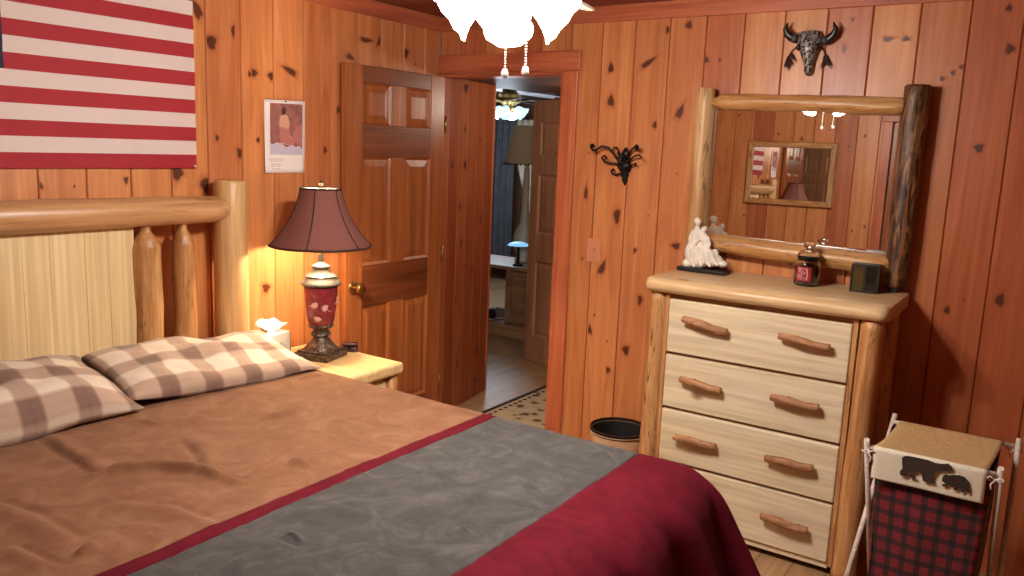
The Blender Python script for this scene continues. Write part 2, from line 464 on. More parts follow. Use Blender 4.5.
# ------------------------------------------------------------------ panelled doors
def panel_door(name, W, H, T, M, cols, stile=.115, mull=.11, knob=None, mats=None):
    """six raised panels; local x = width from hinge, y = thickness (front at y=0 looking -y), z = height"""
    mf, mr, mp_ = mats
    bm = B()
    xs = [(0, stile), (W/2-mull/2, W/2+mull/2), (W-stile, W)]
    zr = cols
    rails = [(0, zr[0][0])]+[(zr[i][1], zr[i+1][0]) for i in range(len(zr)-1)]+[(zr[-1][1], H)]
    for a, b in (xs[0], xs[2]): box(bm, a, b, 0, T, 0, H, bev=.003, mat=0, M=M)
    for a, b in rails: box(bm, stile, W-stile, 0, T, a, b, bev=.003, mat=1, M=M)
    for a, b in zr: box(bm, xs[1][0], xs[1][1], 0.0005, T-.0005, a, b, mat=0, M=M)
    root = struct(obj(name, bm, [mf, mr]))
    for a, b in zr:
        for (p, q) in ((stile, xs[1][0]), (xs[1][1], W-stile)):
            bm = B()
            # bevelled raised field inside a sunk border
            for sgn, yy in ((1, 0.0), (-1, T)):
                s1 = yy+sgn*.012; s2 = yy+sgn*.004
                o_ = [(p, a), (q, a), (q, b), (p, b)]; i1 = [(p+.012, a+.012), (q-.012, a+.012), (q-.012, b-.012), (p+.012, b-.012)]
                i2 = [(p+.045, a+.045), (q-.045, a+.045), (q-.045, b-.045), (p+.045, b-.045)]
                L0 = [bm.verts.new(M @ Vector((x, yy+sgn*.002, z))) for x, z in o_]
                L1 = [bm.verts.new(M @ Vector((x, s1, z))) for x, z in i1]
                L2 = [bm.verts.new(M @ Vector((x, s2, z))) for x, z in i2]
                for A_, B_ in ((L0, L1), (L1, L2)):
                    for k in range(4): bm.faces.new((A_[k], A_[(k+1) % 4], B_[(k+1) % 4], B_[k]))
                bm.faces.new(L2)
            obj('panel', bm, mp_, root)
    return root
# bedroom door folded back against the left wall; hinge at the corner
Md = Matrix(((0, -1, 0, .052), (-1, 0, 0, -.022), (0, 0, 1, .008), (0, 0, 0, 1)))
d1 = panel_door('door_1', .745, 1.965, .038, Md, [(.205, .775), (.985, 1.525), (1.685, 1.885)], mats=(M_door, M_door_y, M_door))
bm = B(); 
lathe(bm, [(.03, 0), (.032, .004), (.028, .008), (.012, .012), (.011, .03), (.02, .036), (.028, .046), (.029, .056), (.024, .066), (.010, .071)], n=24, M=Matrix.Translation((.052, -.715, .89)) @ Matrix.Rotation(PI/2, 4, 'Y'))
kn = obj('door_knob', bm, M_brass, d1, smooth=40); kn['label'] = 'round brass knob'
for hz in (.25, 1.0, 1.72):
    bm = B(); tube(bm, [(.053, -.014, hz-.045), (.053, -.014, hz+.045)], .006, 10)
    obj('hinge', bm, M_brass, d1)
# door of the rear wall (closed)
Mr = Matrix(((1, 0, 0, RX0+.005), (0, -1, 0, YR-.02), (0, 0, 1, .008), (0, 0, 0, 1)))
d3 = panel_door('door_3', RX1-RX0-.01, 1.92, .038, Mr, [(.2, .76), (.96, 1.48), (1.62, 1.82)], mats=(M_door, M_door_x, M_door))
bm = B(); lathe(bm, [(.03, 0), (.028, .008), (.012, .012), (.011, .03), (.028, .046), (.029, .056), (.010, .071)], n=20, M=Matrix.Translation((RX1-.075, YR-.02, .92)) @ Matrix.Rotation(-PI/2, 4, 'X'))
obj('door_knob', bm, M_brass, d3, smooth=40)

# ------------------------------------------------------------------ hall and the room beyond it
hd = Vector((-.12, .69, 0)).normalized(); hn = Vector((hd.y, -hd.x, 0)); HO = Vector((-.002, 0.0, 0)); HL = .70
st = [(a, min(a+.118, HL), 0, 1.99) for a in (0.0, .118, .236, .354, .472, .59)]
kh = []
for (px, py, a, b, r) in [(452, 165, .016, .03, 0), (465, 165, .02, .035, .2), (465, 129, .014, .026, 0), (460, 207, .012, .03, 0), (461, 243, .014, .03, 0), (466, 88, .04, .03, .4),
        (477, 350, .02, .035, 0), (475, 380, .022, .03, 0), (457, 364, .012, .03, 0), (480, 140, .012, .02, 0), (472, 270, .016, .03, .2), (481, 220, .012, .03, 0), (455, 300, .012, .024, 0)]:
    d = ray(px, py); tt = (HO-CAM).dot(hn)/d.dot(hn); p = CAM+d*tt
    kh.append(((p-HO).dot(hd), p.z, a, b, r))
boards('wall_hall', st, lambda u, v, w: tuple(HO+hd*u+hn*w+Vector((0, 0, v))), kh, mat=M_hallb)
Mh = Matrix(((hd.x, -hn.x, 0, HO.x), (hd.y, -hn.y, 0, HO.y), (0, 0, 1, 0), (0, 0, 0, 1)))
bm = B(); box(bm, HL, HL+.018, -.004, .11, 0, 1.99, .003, M=Mh); box(bm, .02, HL, .03, .10, 0, 1.99, M=Mh); struct(obj('trim_12', bm, M_trim_z))
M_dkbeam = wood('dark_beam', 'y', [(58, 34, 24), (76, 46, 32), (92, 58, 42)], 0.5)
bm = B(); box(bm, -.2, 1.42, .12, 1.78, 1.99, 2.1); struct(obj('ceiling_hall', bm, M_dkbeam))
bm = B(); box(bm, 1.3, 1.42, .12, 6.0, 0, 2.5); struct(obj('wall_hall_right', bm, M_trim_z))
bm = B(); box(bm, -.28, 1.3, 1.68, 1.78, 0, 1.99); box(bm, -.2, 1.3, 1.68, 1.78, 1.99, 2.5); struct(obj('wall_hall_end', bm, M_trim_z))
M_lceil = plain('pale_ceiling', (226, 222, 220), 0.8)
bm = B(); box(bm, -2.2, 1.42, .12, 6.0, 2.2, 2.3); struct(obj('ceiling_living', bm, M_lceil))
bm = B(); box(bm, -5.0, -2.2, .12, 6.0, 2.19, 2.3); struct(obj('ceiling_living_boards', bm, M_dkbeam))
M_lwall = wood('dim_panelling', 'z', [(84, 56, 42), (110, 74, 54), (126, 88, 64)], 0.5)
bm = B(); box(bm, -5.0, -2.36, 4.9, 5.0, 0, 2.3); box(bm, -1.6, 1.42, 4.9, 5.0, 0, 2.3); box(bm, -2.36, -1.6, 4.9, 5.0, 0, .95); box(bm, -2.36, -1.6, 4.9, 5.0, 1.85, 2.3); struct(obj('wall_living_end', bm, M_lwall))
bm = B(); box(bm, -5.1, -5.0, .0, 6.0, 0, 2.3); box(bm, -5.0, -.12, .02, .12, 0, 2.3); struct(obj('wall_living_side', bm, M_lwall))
bm = B()
for b in ((-2.36, -2.32, .95, 1.85), (-1.64, -1.6, .95, 1.85), (-2.0, -1.96, .95, 1.85)): box(bm, b[0], b[1], 4.86, 4.95, b[2], b[3])
box(bm, -2.36, -1.6, 4.86, 4.95, .95, 1.0); box(bm, -2.36, -1.6, 4.86, 4.95, 1.8, 1.85)
w1 = struct(obj('window_1', bm, plain('window_wood', (200, 196, 190), .5)))
bm = B(); box(bm, -2.34, -1.62, 4.935, 4.945, .98, 1.82); obj('pane', bm, emit('window_daylight', (176, 206, 246), 2.2, (120, 140, 160)), w1)
# open panelled door at the end of the hall
dv = Vector((.239, -.063, 0)).normalized()
M2 = Matrix(((dv.x, -dv.y, 0, -.376), (dv.y, dv.x, 0, 1.55), (0, 0, 1, .004), (0, 0, 0, 1)))
M_door2 = wood('hall_door_fir', 'z', [(160, 108, 78), (182, 128, 96), (196, 146, 112)], 0.42, 16, 0.8)
d2 = panel_door('door_2', .70, 1.955, .036, M2, [(.205, .775), (.985, 1.42), (1.56, 1.80)], stile=.085, mats=(M_door2, M_door2, M_door2))
# rug
t = NT('leafy_rug')
tc = t.n('ShaderNodeTexCoord'); vo = t.n('ShaderNodeTexVoronoi', Scale=11.0); t.l(tc.outputs['Object'], vo.inputs['Vector'])
nz = t.noise(tc.outputs['Object'], 24, 3)
f1 = t.math('ADD', vo.outputs['Distance'], t.math('MULTIPLY', nz, 0.5))
M_rug = t.set(Base_Color=t.ramp(f1, [(0.40, (84, 64, 44)), (0.52, (112, 86, 58)), (0.56, (182, 160, 126)), (1.0, (194, 174, 142))]), Roughness=0.95)
M_rugb = plain('rug_border', (46, 28, 24), 0.95); M_rugd = plain('rug_dots', (186, 164, 130), .95)
RG = (.145, .775, .05, 1.3)
rug = thing('runner_rug', (.46, .65, 0), 'tan runner rug with leaf pattern and dark border on the hall floor', 'rug')
bm = B(); box(bm, RG[0]+.03, RG[1]-.03, RG[2]+.03, RG[3]-.03, .001, .009, .002); obj('field', bm, M_rug, rug)
bm = B()
for b in ((RG[0], RG[0]+.032, RG[2], RG[3]), (RG[1]-.032, RG[1], RG[2], RG[3]), (RG[0]+.032, RG[1]-.032, RG[2], RG[2]+.032), (RG[0]+.032, RG[1]-.032, RG[3]-.032, RG[3])): box(bm, *b, .001, .0105, .002)
y = RG[2]+.06
while y < RG[3]-.08:
    for x in (RG[0]+.055, RG[1]-.08): box(bm, x, x+.022, y, y+.03, .0085, .0098)
    y += .055
b_ = obj('border', bm, M_rugb, rug); b_['label'] = 'dark brown woven border'
M_tab = wood('side_table_wood', 'x', [(150, 110, 82), (176, 134, 102), (196, 156, 122)], 0.45)
# low platform, side table, lamps, curtain, shoes, fan
bm = B(); box(bm, -1.62, -.60, 2.04, 2.95, 0, .115, .012); center(tag(obj('wooden_platform', bm, M_tab), 'low wooden platform step on the floor of the far room', 'platform'))
tb = thing('side_table', (-1.05, 2.3, .115), 'wooden side table holding two lamps in the room beyond the hall', 'table')
bm = B(); box(bm, -1.55, -.62, 2.08, 2.62, .585, .615, .006); obj('tabletop', bm, M_tab, tb)
bm = B(); box(bm, -.95, -.90, 2.11, 2.58, .12, .585, .004); box(bm, -.90, -.66, 2.14, 2.16, .12, .585, .003); box(bm, -.68, -.65, 2.12, 2.58, .12, .585, .003); obj('side_panel', bm, M_tab, tb)
for (x, y) in ((-1.5, 2.13), (-1.5, 2.56)):
    bm = B(); box(bm, x-.022, x+.022, y-.022, y+.022, .115, .585, .004); obj('leg', bm, M_tab, tb)
# tall lamp with a big tan shade
lc = ony(524, 240, 2.42)
lp = thing('tall_lamp', (lc.x, 2.42, .615), 'tall cream lamp with wide tan shade in the far room, cut off by the door', 'lamp')
M_cream = plain('cream_ceramic', (206, 190, 164), .4)
bm = B(); lathe(bm, [(.075, .616), (.08, .64), (.05, .66), (.085, .74), (.10, .80), (.085, .88), (.045, .96), (.032, 1.1), (.03, 1.3), (.022, 1.44), (.01, 1.47)], (lc.x, 2.42, 0)); obj('body', bm, M_cream, lp)
M_tanshade = NT('tan_shade'); M_tanshade = M_tanshade.set(Base_Color=lin((206, 182, 146)), Roughness=.9)
bm = B(); lathe(bm, [(.120, 1.805), (.130, 1.80), (.150, 1.71), (.178, 1.575), (.202, 1.495), (.206, 1.475), (.201, 1.475), (.173, 1.575), (.145, 1.71), (.125, 1.795)], (lc.x, 2.42, 0), n=10, cap0=False, cap1=False); obj('lamp_shade', bm, M_tanshade, lp)
bm = B()
for k in range(40):
    a = 2*PI*k/40; ball(bm, (lc.x+.206*math.cos(a), 2.42+.206*math.sin(a), 1.473), .009, 8, 6)
obj('shade_trim', bm, plain('shade_trim_brown', (90, 66, 48), .8), lp)
bm = B(); tube(bm, [(lc.x, 2.42, 1.46), (lc.x, 2.42, 1.76)], .006, 8); tube(bm, [(lc.x-.09, 2.42, 1.76), (lc.x+.09, 2.42, 1.76)], .003, 8); tube(bm, [(lc.x, 2.33, 1.76), (lc.x, 2.51, 1.76)], .003, 8); obj('harp', bm, M_brass, lp)
sc_ = ony(518, 258, 2.18)
sl = thing('desk_lamp', (sc_.x, 2.18, .615), 'small dark lamp with flat glowing blue shade on the far side table', 'lamp')
bm = B(); lathe(bm, [(.045, .616), (.046, .622), (.03, .632), (.012, .645), (.01, .74), (.018, .76), (.008, .775), (.007, .81)], (sc_.x, 2.18, 0), 20); obj('stem', bm, M_iron, sl)
bm = B(); lathe(bm, [(.095, .790), (.078, .806), (.04, .819), (.012, .822), (.012, .819), (.04, .815), (.075, .802), (.092, .790)], (sc_.x, 2.18, 0), 24, cap0=False, cap1=False); obj('lamp_shade', bm, emit('blue_glass_glow', (130, 190, 235), .8, (120, 170, 200)), sl)
# slate curtain and pale drape
def drape(name, px0, px1, yy, z0, z1, m, lab, cat, left=None, n=40):
    x0 = ony(px0, 200, yy).x; x1 = ony(px1, 200, yy).x
    def fn(u, v):
        a = x0
        if left: a = x0+(x1-x0)*left(v)
        x = a+(x1-a)*u
        return Vector((x, yy+.035*math.sin(u*(x1-x0)*70+math.sin(v*3))*(.5+.5*(1-v)), z0+(z1-z0)*v))
    bm = B(); grid(bm, fn, n, 16)
    o = obj(name, bm, m); md = o.modifiers.new('thick', 'SOLIDIFY'); md.thickness = .004
    return center(tag(o, lab, cat))
drape('curtain', 492, 514, 4.55, .15, 2.05, plain('slate_cloth', (74, 74, 80), .9, 0, .15, 8), 'dark slate curtain hanging left of the window in the far room', 'curtain')
drape('curtain', 511, 545, 4.66, .15, 1.95, plain('cream_cloth', (196, 180, 156), .9, 0, .08, 8), 'cream curtain drawn across the window in the far room', 'curtain', left=lambda v: .0+.45*(1-abs(v-.45)/.55)**2 if v > .2 else .25)
# dark shoes on the platform
for (px, py, c, lab, r) in ((494, 316, (28, 26, 30), 'dark shoe with white lacing at left on the far platform', .2), (505, 320, (120, 110, 108), 'grey shoe at right of the dark shoe on the far platform', -.5)):
    p = ony(px, py, 2.14); sx = p.x
    yy_ = 2.30 if r < 0 else 2.22; sx = ony(px, py, yy_).x; sh = thing('shoe', (sx, yy_, .115), lab, 'shoe')
    Ms = Matrix.Translation((sx, yy_, .1155)) @ Matrix.Rotation(PI/2+r, 4, 'Z')
    bm = B()
    secs = [(-.11, .03, .075), (-.08, .036, .085), (-.03, .036, .07), (.02, .038, .055), (.07, .044, .042), (.11, .035, .03), (.125, .015, .018)]
    rings = []
    for (x, w, h) in secs:
        rings.append([bm.verts.new(Ms @ Vector((x, w*math.cos(a), .012+h*max(0, math.sin(a))**.8))) for a in [PI*k/10 for k in range(11)]])
    for i in range(len(rings)-1):
        for k in range(10): bm.faces.new((rings[i][k], rings[i][k+1], rings[i+1][k+1], rings[i+1][k]))
    bm.faces.new(rings[0]); bm.faces.new(rings[-1][::-1])
    obj('upper', bm, plain('shoe_leather', c, .6), sh, smooth=50)
    bm = B(); prism(bm, [(-.115, -.03), (-.03, -.036), (.06, -.046), (.115, -.034), (.132, 0), (.115, .034), (.06, .046), (-.03, .036), (-.115, .03)], .014, Ms); obj('sole', bm, plain('shoe_sole', (190, 186, 180), .7), sh)
    bm = B()
    for k in range(4): tube(bm, [Ms @ Vector((-.02+.025*k, -.03, .078-.010*k)), Ms @ Vector((-.015+.025*k, 0, .092-.0115*k)), Ms @ Vector((-.01+.025*k, .03, .078-.010*k))], .004, 6)
    obj('laces', bm, M_white_china, sh)

# ------------------------------------------------------------------ ceiling fans
def blade_mesh(bm, c, az, r0, r1, w0, w1, z, pitch=.2):
    t = bmesh.new()
    pts = []
    for i in range(13):
        f = i/12; r = r0+(r1-r0)*f; w = (w0+(w1-w0)*min(1, f*1.4))/2
        if f > .9: w *= math.sqrt(max(0.05, 1-((f-.9)/.1)**2*.75))
        pts.append((r, w))
    up = [t.verts.new((r, w, 0)) for r, w in pts]; dn = [t.verts.new((r, -w, 0)) for r, w in pts]
    u2 = [t.verts.new((r, w, .008)) for r, w in pts]; d2_ = [t.verts.new((r, -w, .008)) for r, w in pts]
    for i in range(12):
        t.faces.new((up[i], up[i+1], dn[i+1], dn[i])); t.faces.new((u2[i], d2_[i], d2_[i+1], u2[i+1]))
        t.faces.new((up[i], u2[i], u2[i+1], up[i+1])); t.faces.new((dn[i], dn[i+1], d2_[i+1], d2_[i]))
    t.faces.new((up[0], dn[0], d2_[0], u2[0])); t.faces.new((up[-1], u2[-1], d2_[-1], dn[-1]))
    M = Matrix.Translation((c[0], c[1], z)) @ Matrix.Rotation(az, 4, 'Z') @ Matrix.Rotation(pitch, 4, 'X')
    join(bm, t, 0, M)
def ceiling_fan(cx, cy, zc, zb, R, naz, shade_mat, label, s=1.0, chains=None, blade_mat=None, nshade=4, saz=0.0, metal=None):
    f = thing('ceiling_fan', (cx, cy, zc), label, 'ceiling fan')
    c = (cx, cy, 0)
    bm = B(); lathe(bm, [(.07*s, zc), (.07*s, zc-.02*s), (.045*s, zc-.05*s), (.02*s, zc-.055*s), (.02*s, zb+.085*s)], c, 28); obj('canopy', bm, metal, f, smooth=40)
    bm = B(); lathe(bm, [(.03*s, zb+.09*s), (.085*s, zb+.08*s), (.11*s, zb+.05*s), (.115*s, zb+.01*s), (.10*s, zb-.015*s), (.07*s, zb-.03*s), (.06*s, zb-.05*s), (.065*s, zb-.07*s), (.05*s, zb-.10*s), (.025*s, zb-.115*s), (.012*s, zb-.135*s)], c, 32); obj('motor_housing', bm, metal, f, smooth=40)
    for k in range(5):
        az = naz+2*PI*k/5
        bm = B(); blade_mesh(bm, c, az, .17*s, R, .105*s, .14*s, zb); b = obj('blade', bm, blade_mat, f)
        bm = B(); blade_mesh(bm, c, az, .09*s, .24*s, .03*s, .07*s, zb-.006*s); obj('bracket', bm, metal, b)
    for k in range(nshade):
        az = saz+2*PI*k/nshade
        out = Vector((math.cos(az), math.sin(az), 0))
        p0 = Vector((cx, cy, zb-.060*s))+out*.042*s; p1 = p0+out*.022*s+Vector((0, 0, .004*s))
        ax = (out*math.cos(.66)+Vector((0, 0, -math.sin(.66)))).normalized()
        bm = B(); tube(bm, [p0-out*.01, p1, p1+ax*.03*s], .012*s, 10); obj('lamp_arm', bm, metal, f)
        q = Vector((0, 0, 1)).rotation_difference(ax).to_matrix().to_4x4()
        Mq = Matrix.Translation(p1+ax*.012*s) @ q
        prof = [(.018, .0), (.028, .008), (.036, .024), (.041, .045), (.049, .068), (.062, .090), (.070, .098)]
        bm = B(); t = bmesh.new(); n = 32; rings = []
        for i, (r, z) in enumerate(prof+[(r-.003, z+.002) for r, z in prof[::-1]]):
            j = i if i < 7 else 13-i
            rings.append([t.verts.new((r*s*math.cos(2*PI*m/n), r*s*math.sin(2*PI*m/n), z*s+((.0022*s*math.cos(8*2*PI*m/n)) if j >= 5 else 0))) for m in range(n)])
        for i in range(len(rings)-1):
            for m in range(n):
                g = t.faces.new((rings[i][m], rings[i][(m+1) % n], rings[i+1][(m+1) % n], rings[i+1][m])); g.smooth = True
        join(bm, t, 0, Mq)
        shd = obj('lamp_shade', bm, shade_mat, f)
        bm = B(); ball(bm, Mq @ Vector((0, 0, .052*s)), .021*s, 14, 10); obj('bulb', bm, shade_mat, shd)
        if chains:
            L = bpy.data.lights.new('bulb_light', 'POINT'); L.energy = FAN_W; L.color = FAN_C; L.shadow_soft_size = .03
            lo = bpy.data.objects.new('bulb_light', L); lo.location = Mq @ Vector((0, 0, .105)); COL.objects.link(lo)
    for (px, py, pz) in (chains or []):
        bm = B(); z = pz+.03; n = 0
        while z < zb-.09:
            ball(bm, (px, py, z), .0032, 8, 6); z += .0075
        tube(bm, [(px, py, pz+.02), (px, py, zb-.09)], .0011, 6)
        chn = obj('pull_chain', bm, M_steel, f)
        bm = B(); lathe(bm, [(.003, .026), (.006, .024), (.009, .018), (.0105, .010), (.008, .003), (.003, 0)], (px, py, pz), 16); obj('pull_knob', bm, plain('pull_knob_metal', (150, 140, 134), .35, .6), chn)
    return f
FAN_W, FAN_C = 22.0, (1.0, .93, .84)
M_fanglass = emit('lit_frosted_glass', (255, 244, 228), 22.0)
M_blade = wood('pale_fan_blade', 'x', [(206, 190, 172), (222, 208, 192), (234, 222, 208)], .45)
FX, FY = 1.655, -1.768
ceiling_fan(FX, FY, ZC, 2.055, .57, math.radians(101), M_fanglass, 'ceiling fan with four lit white bell shades and two pull chains above the bed', 1.0,
            [(1.650, -1.758, 1.785), (1.714, -1.757, 1.790)], M_blade, 4, math.radians(-58), plain('antique_white_metal', (206, 196, 184), .35, .3))
fc = ony(509, 108, 3.3)
ceiling_fan(fc.x, 3.3, 2.19, 2.075, .55, .5, emit('cool_lit_glass', (190, 225, 240), .85, (200, 220, 230)), 'distant ceiling fan with pale bluish glass shades in the far room', 1.05, None, plain('dark_fan_blade', (52, 36, 30), .4), 4, .3, M_brass)

# ------------------------------------------------------------------ bed
bed = thing('log_bed', (1.1, -2.25, 0), 'log bed with peeled posts and a pale plank headboard under the flag', 'bed')
HBx = .102
PY = (-1.468, -3.03)
for y in PY:
    bm = B(); tube(bm, [(HBx, y, 0.0), (HBx, y, .4), (HBx, y, .9), (HBx, y, 1.417), (HBx, y, 1.428), (HBx, y, 1.432)], [.072, .070, .068, .066, .062, .054], 28, bump=.02, seed=y, sub=3); obj('headboard_post', bm, M_post, bed, smooth=50)
bm = B(); tube(bm, [(HBx+.02, -1.485, 1.318), (HBx+.02, -1.56, 1.318), (HBx+.02, -1.9, 1.32), (HBx+.02, -2.6, 1.322), (HBx+.02, -3.08, 1.32)], [.030, .052, .054, .057, .054], 24, bump=.03, seed=2, sub=8, round_end=.6); obj('top_rail', bm, M_log_y, bed)
bm = B(); tube(bm, [(HBx, -1.40, .33), (HBx, -3.09, .33)], .05, 20, bump=.05, seed=5, sub=10); obj('lower_rail', bm, M_log_y, bed)
bm = B()
yy = -1.893; wds = [.10, .085, .12, .09, .11, .10, .08, .095]
for k, w in enumerate(wds):
    box(bm, .075, .105, yy-w+.0004, yy, .36, 1.285, .0012); yy -= w
obj('headboard_panel', bm, M_ivory_z, bed)
for k, y in enumerate((-1.850, -1.695, -2.70, -2.85)):
    r = (.052, .044)[k % 2]
    bm = B(); tube(bm, [(HBx+.005, y, .36), (HBx+.005, y, .6), (HBx+.005, y+.004, .9), (HBx+.005, y, 1.13), (HBx+.005, y, 1.19), (HBx+.005, y, 1.222), (HBx+.005, y, 1.245), (HBx+.008, y, 1.28)], [r, r*1.03, r*.98, r, r*.97, r*.72, r*.42, r*.36], 20, bump=.10, seed=k*3.7+1, sub=4)
    obj('spindle', bm, M_spindle, bed)
for y in (-1.47, -3.03):
    bm = B(); tube(bm, [(HBx, y, .36), (2.03, y, .36)], .048, 18, bump=.05, seed=y+3, sub=8); obj('side_rail', bm, M_log_x, bed)
    bm = B(); tube(bm, [(2.03, y, 0), (2.03, y, .45)], .05, 18, bump=.05, seed=y+5, sub=4); obj('foot_post', bm, M_post, bed)
bm = B(); box(bm, .16, 2.0, -2.98, -1.50, .36, .632, .05, 4); obj('mattress', bm, plain('mattress_ticking', (220, 214, 204), .9), bed)
# comforter: one draped surface cut into its four sewn panels
t = NT('suede_brown'); v = t.coords((7, 7, 7)); n1 = t.noise(v, 1, 6, 1.5, .65); n2 = t.noise(t.coords((160,)*3), 1, 3)
cc = t.ramp(n1, [(.3, (112, 74, 54)), (.5, (125, 86, 62)), (.7, (138, 100, 76))]); t.bump(n2, .15, .003)
M_brown = t.set(Specular_IOR_Level=.15, Base_Color=cc, Roughness=.9, Sheen_Weight=.10, Sheen_Roughness=.4)
t = NT('suede_grey'); v = t.coords((7, 7, 7)); n1 = t.noise(v, 1, 6, 2.2, .7); n2 = t.noise(t.coords((160,)*3), 1, 3)
cc = t.ramp(n1, [(.3, (58, 56, 56)), (.5, (69, 67, 66)), (.72, (90, 87, 85))]); t.bump(n2, .15, .003)
M_grey = t.set(Specular_IOR_Level=.15, Base_Color=cc, Roughness=.9, Sheen_Weight=.10, Sheen_Roughness=.4)
t = NT('suede_burgundy'); v = t.coords((9, 9, 9)); n1 = t.noise(v, 1, 6, 1.5, .65); n2 = t.noise(t.coords((160,)*3), 1, 3)
cc = t.ramp(n1, [(.3, (78, 9, 24)), (.5, (88, 12, 28)), (.7, (98, 16, 34))]); t.bump(n2, .15, .003)
M_burg = t.set(Specular_IOR_Level=.12, Base_Color=cc, Roughness=.9, Sheen_Weight=.0, Sheen_Roughness=.4)
X0, XE, YE0, YE1, ZT = .17, 2.06, -1.392, -3.05, .691
R_ = .17; A_ = math.radians(66)
def outdrop(d, c=1.0):
    R_ = .17*c+.055*(1-c); A_ = math.radians(66*c+87*(1-c))
    L = R_*A_
    if d <= L: return R_*math.sin(d/R_), R_*(1-math.cos(d/R_))
    e = d-L
    return R_*math.sin(A_)+e*math.cos(A_)*.95, R_*(1-math.cos(A_))+e*math.sin(A_)
wr = []   # creases: (polyline of (x, y), width, height)
for pl_, w, h in [([(38, 438), (62, 455), (88, 471), (100, 474)], .020, .009), ([(100, 472), (125, 468), (165, 467), (200, 470), (237, 479)], .011, .020), ([(147, 419), (160, 423), (190, 419), (222, 413)], .011, .010),
        ([(302, 406), (285, 413), (262, 417)], .010, .013), ([(290, 463), (310, 464)], .009, .016), ([(73, 554), (96, 546)], .009, .014), ([(282, 538), (296, 545)], .008, .013), ([(428, 407), (446, 408)], .010, .009),
        ([(300, 378), (322, 376)], .008, .008), ([(460, 527), (470, 529)], .008, .009), ([(586, 455), (604, 452)], .010, .010), ([(0, 500), (40, 512), (80, 536)], .024, .007), ([(180, 440), (195, 455), (200, 472)], .020, .005),
        ([(240, 478), (270, 462), (288, 448)], .016, .006), ([(395, 480), (440, 470), (470, 455)], .02, .004), ([(130, 500), (175, 505), (215, 520)], .02, .006), ([(350, 415), (420, 410)], .018, .004), ([(20, 545), (60, 565)], .016, .007), ([(330, 500), (380, 515)], .02, .004)]:
    P_ = [onz(a, b, ZT) for a, b in pl_]
    wr.append(([(p.x, p.y) for p in P_], w, h))
def crease(x, y):
    t = 0.0
    for P_, w, h in wr:
        xs_ = [p[0] for p in P_]; ys_ = [p[1] for p in P_]
        if x < min(xs_)-.09 or x > max(xs_)+.09 or y < min(ys_)-.09 or y > max(ys_)+.09: continue
        L_ = [math.hypot(P_[i+1][0]-P_[i][0], P_[i+1][1]-P_[i][1]) for i in range(len(P_)-1)]
        best = None; s0 = 0
        for i in range(len(P_)-1):
            ax, ay = P_[i]; bx_, by_ = P_[i+1]; dx, dy = (bx_-ax)/L_[i], (by_-ay)/L_[i]
            u = (x-ax)*dx+(y-ay)*dy; lo_u = -.05 if i == 0 else 0; hi_u = L_[i]+(.05 if i == len(L_)-1 else 0)
            uc = min(max(u, lo_u), hi_u)
            px_, py_ = ax+dx*uc, ay+dy*uc
            d = math.hypot(x-px_, y-py_); side = 1 if -(x-ax)*dy+(y-ay)*dx > 0 else -1
            if best is None or d < best[0]: best = (d, side, (s0+uc)/sum(L_))
            s0 += L_[i]
        d, side, f = best
        e = max(0, 1-(abs(f-.5)/.62)**2.4)
        v = d*side
        # a sharp valley with a soft roll on the side towards the foot
        tw_ = 1 if P_[-1][1] < P_[0][1] else -1
        t += h*e*(-.75*math.exp(-(v/(w*.55))**2)+.9*math.exp(-((v*tw_-1.5*w)/(1.4*w))**2))
    return t
def cloth(sx, sy):
    """sx: distance from the head end, sy: signed distance across from the middle"""
    hw = (YE0-YE1)/2; ym = (YE0+YE1)/2
    fx = XE-X0
    ex = max(0, sx-fx); ey = max(0, abs(sy)-hw); sg = 1 if sy > 0 else -1
    x = X0+min(sx, fx); y = ym+sg*min(abs(sy), hw); z = ZT
    d = math.hypot(ex, ey)
    if d > 1e-6:
        o, dr = outdrop(d, (ex/d)**2)
        x += o*ex/d; y += sg*o*ey/d; z -= dr
        # hanging folds
        amp = min(1, max(0, d-.07)/.38)
        along = (sy if ex > ey else sx)
        ang = math.atan2(ey, ex)
        ph = along*22+ang*6
        fold = .042*(.08+.92*(ex/d)**2)*amp*(math.sin(ph)+.5*math.sin(ph*1.9+1.3))
        x += fold*ex/d; y += sg*fold*ey/d
    # soft puffiness plus creases
    q = Vector((x*2.2, y*2.2, 3.1)); k = max(0, 1-d*2.5)
    z += k*(.006*mnoise.noise(q)+.0035*mnoise.noise(q*3.1)+.0016*mnoise.noise(Vector((x*17+y*6, y*14, 1)))+.0007*mnoise.noise(Vector((x*40, y*36, 4))))
    if k > 0: z += 1.7*k*crease(x, y)
    z = max(z, .02)
    return Vector((x, y, z))
cf = thing('comforter', (1.1, -2.23, .66), 'suede comforter in brown, grey and burgundy draped over the log bed', 'comforter')
hwid = (YE0-YE1)/2+.50; step = .0075
xs_seams = [0, 1.350-X0, 1.400-X0, 1.94-X0, XE-X0+.62]
ny = int(2*hwid/.0085)
for nm, m, a, b in (('brown_panel', M_brown, 0, 1), ('burgundy_stripe', M_burg, 1, 2), ('grey_panel', M_grey, 2, 3), ('burgundy_panel', M_burg, 3, 4)):
    s0, s1 = xs_seams[a], xs_seams[b]
    bm = B(); grid(bm, lambda u, v: cloth(s0+(s1-s0)*u+(.004*math.sin(9*v) if 0 < a and u == 0 else 0), -hwid+2*hwid*v), max(3, int((s1-s0)/step)), ny)
    o = obj(nm, bm, m, cf); md = o.modifiers.new('thick', 'SOLIDIFY'); md.thickness = .010; md.offset = -1
    o['label'] = {'brown_panel': 'wide tan brown suede panel', 'burgundy_stripe': 'narrow burgundy stripe', 'grey_panel': 'mottled grey suede panel', 'burgundy_panel': 'burgundy foot panel'}[nm]
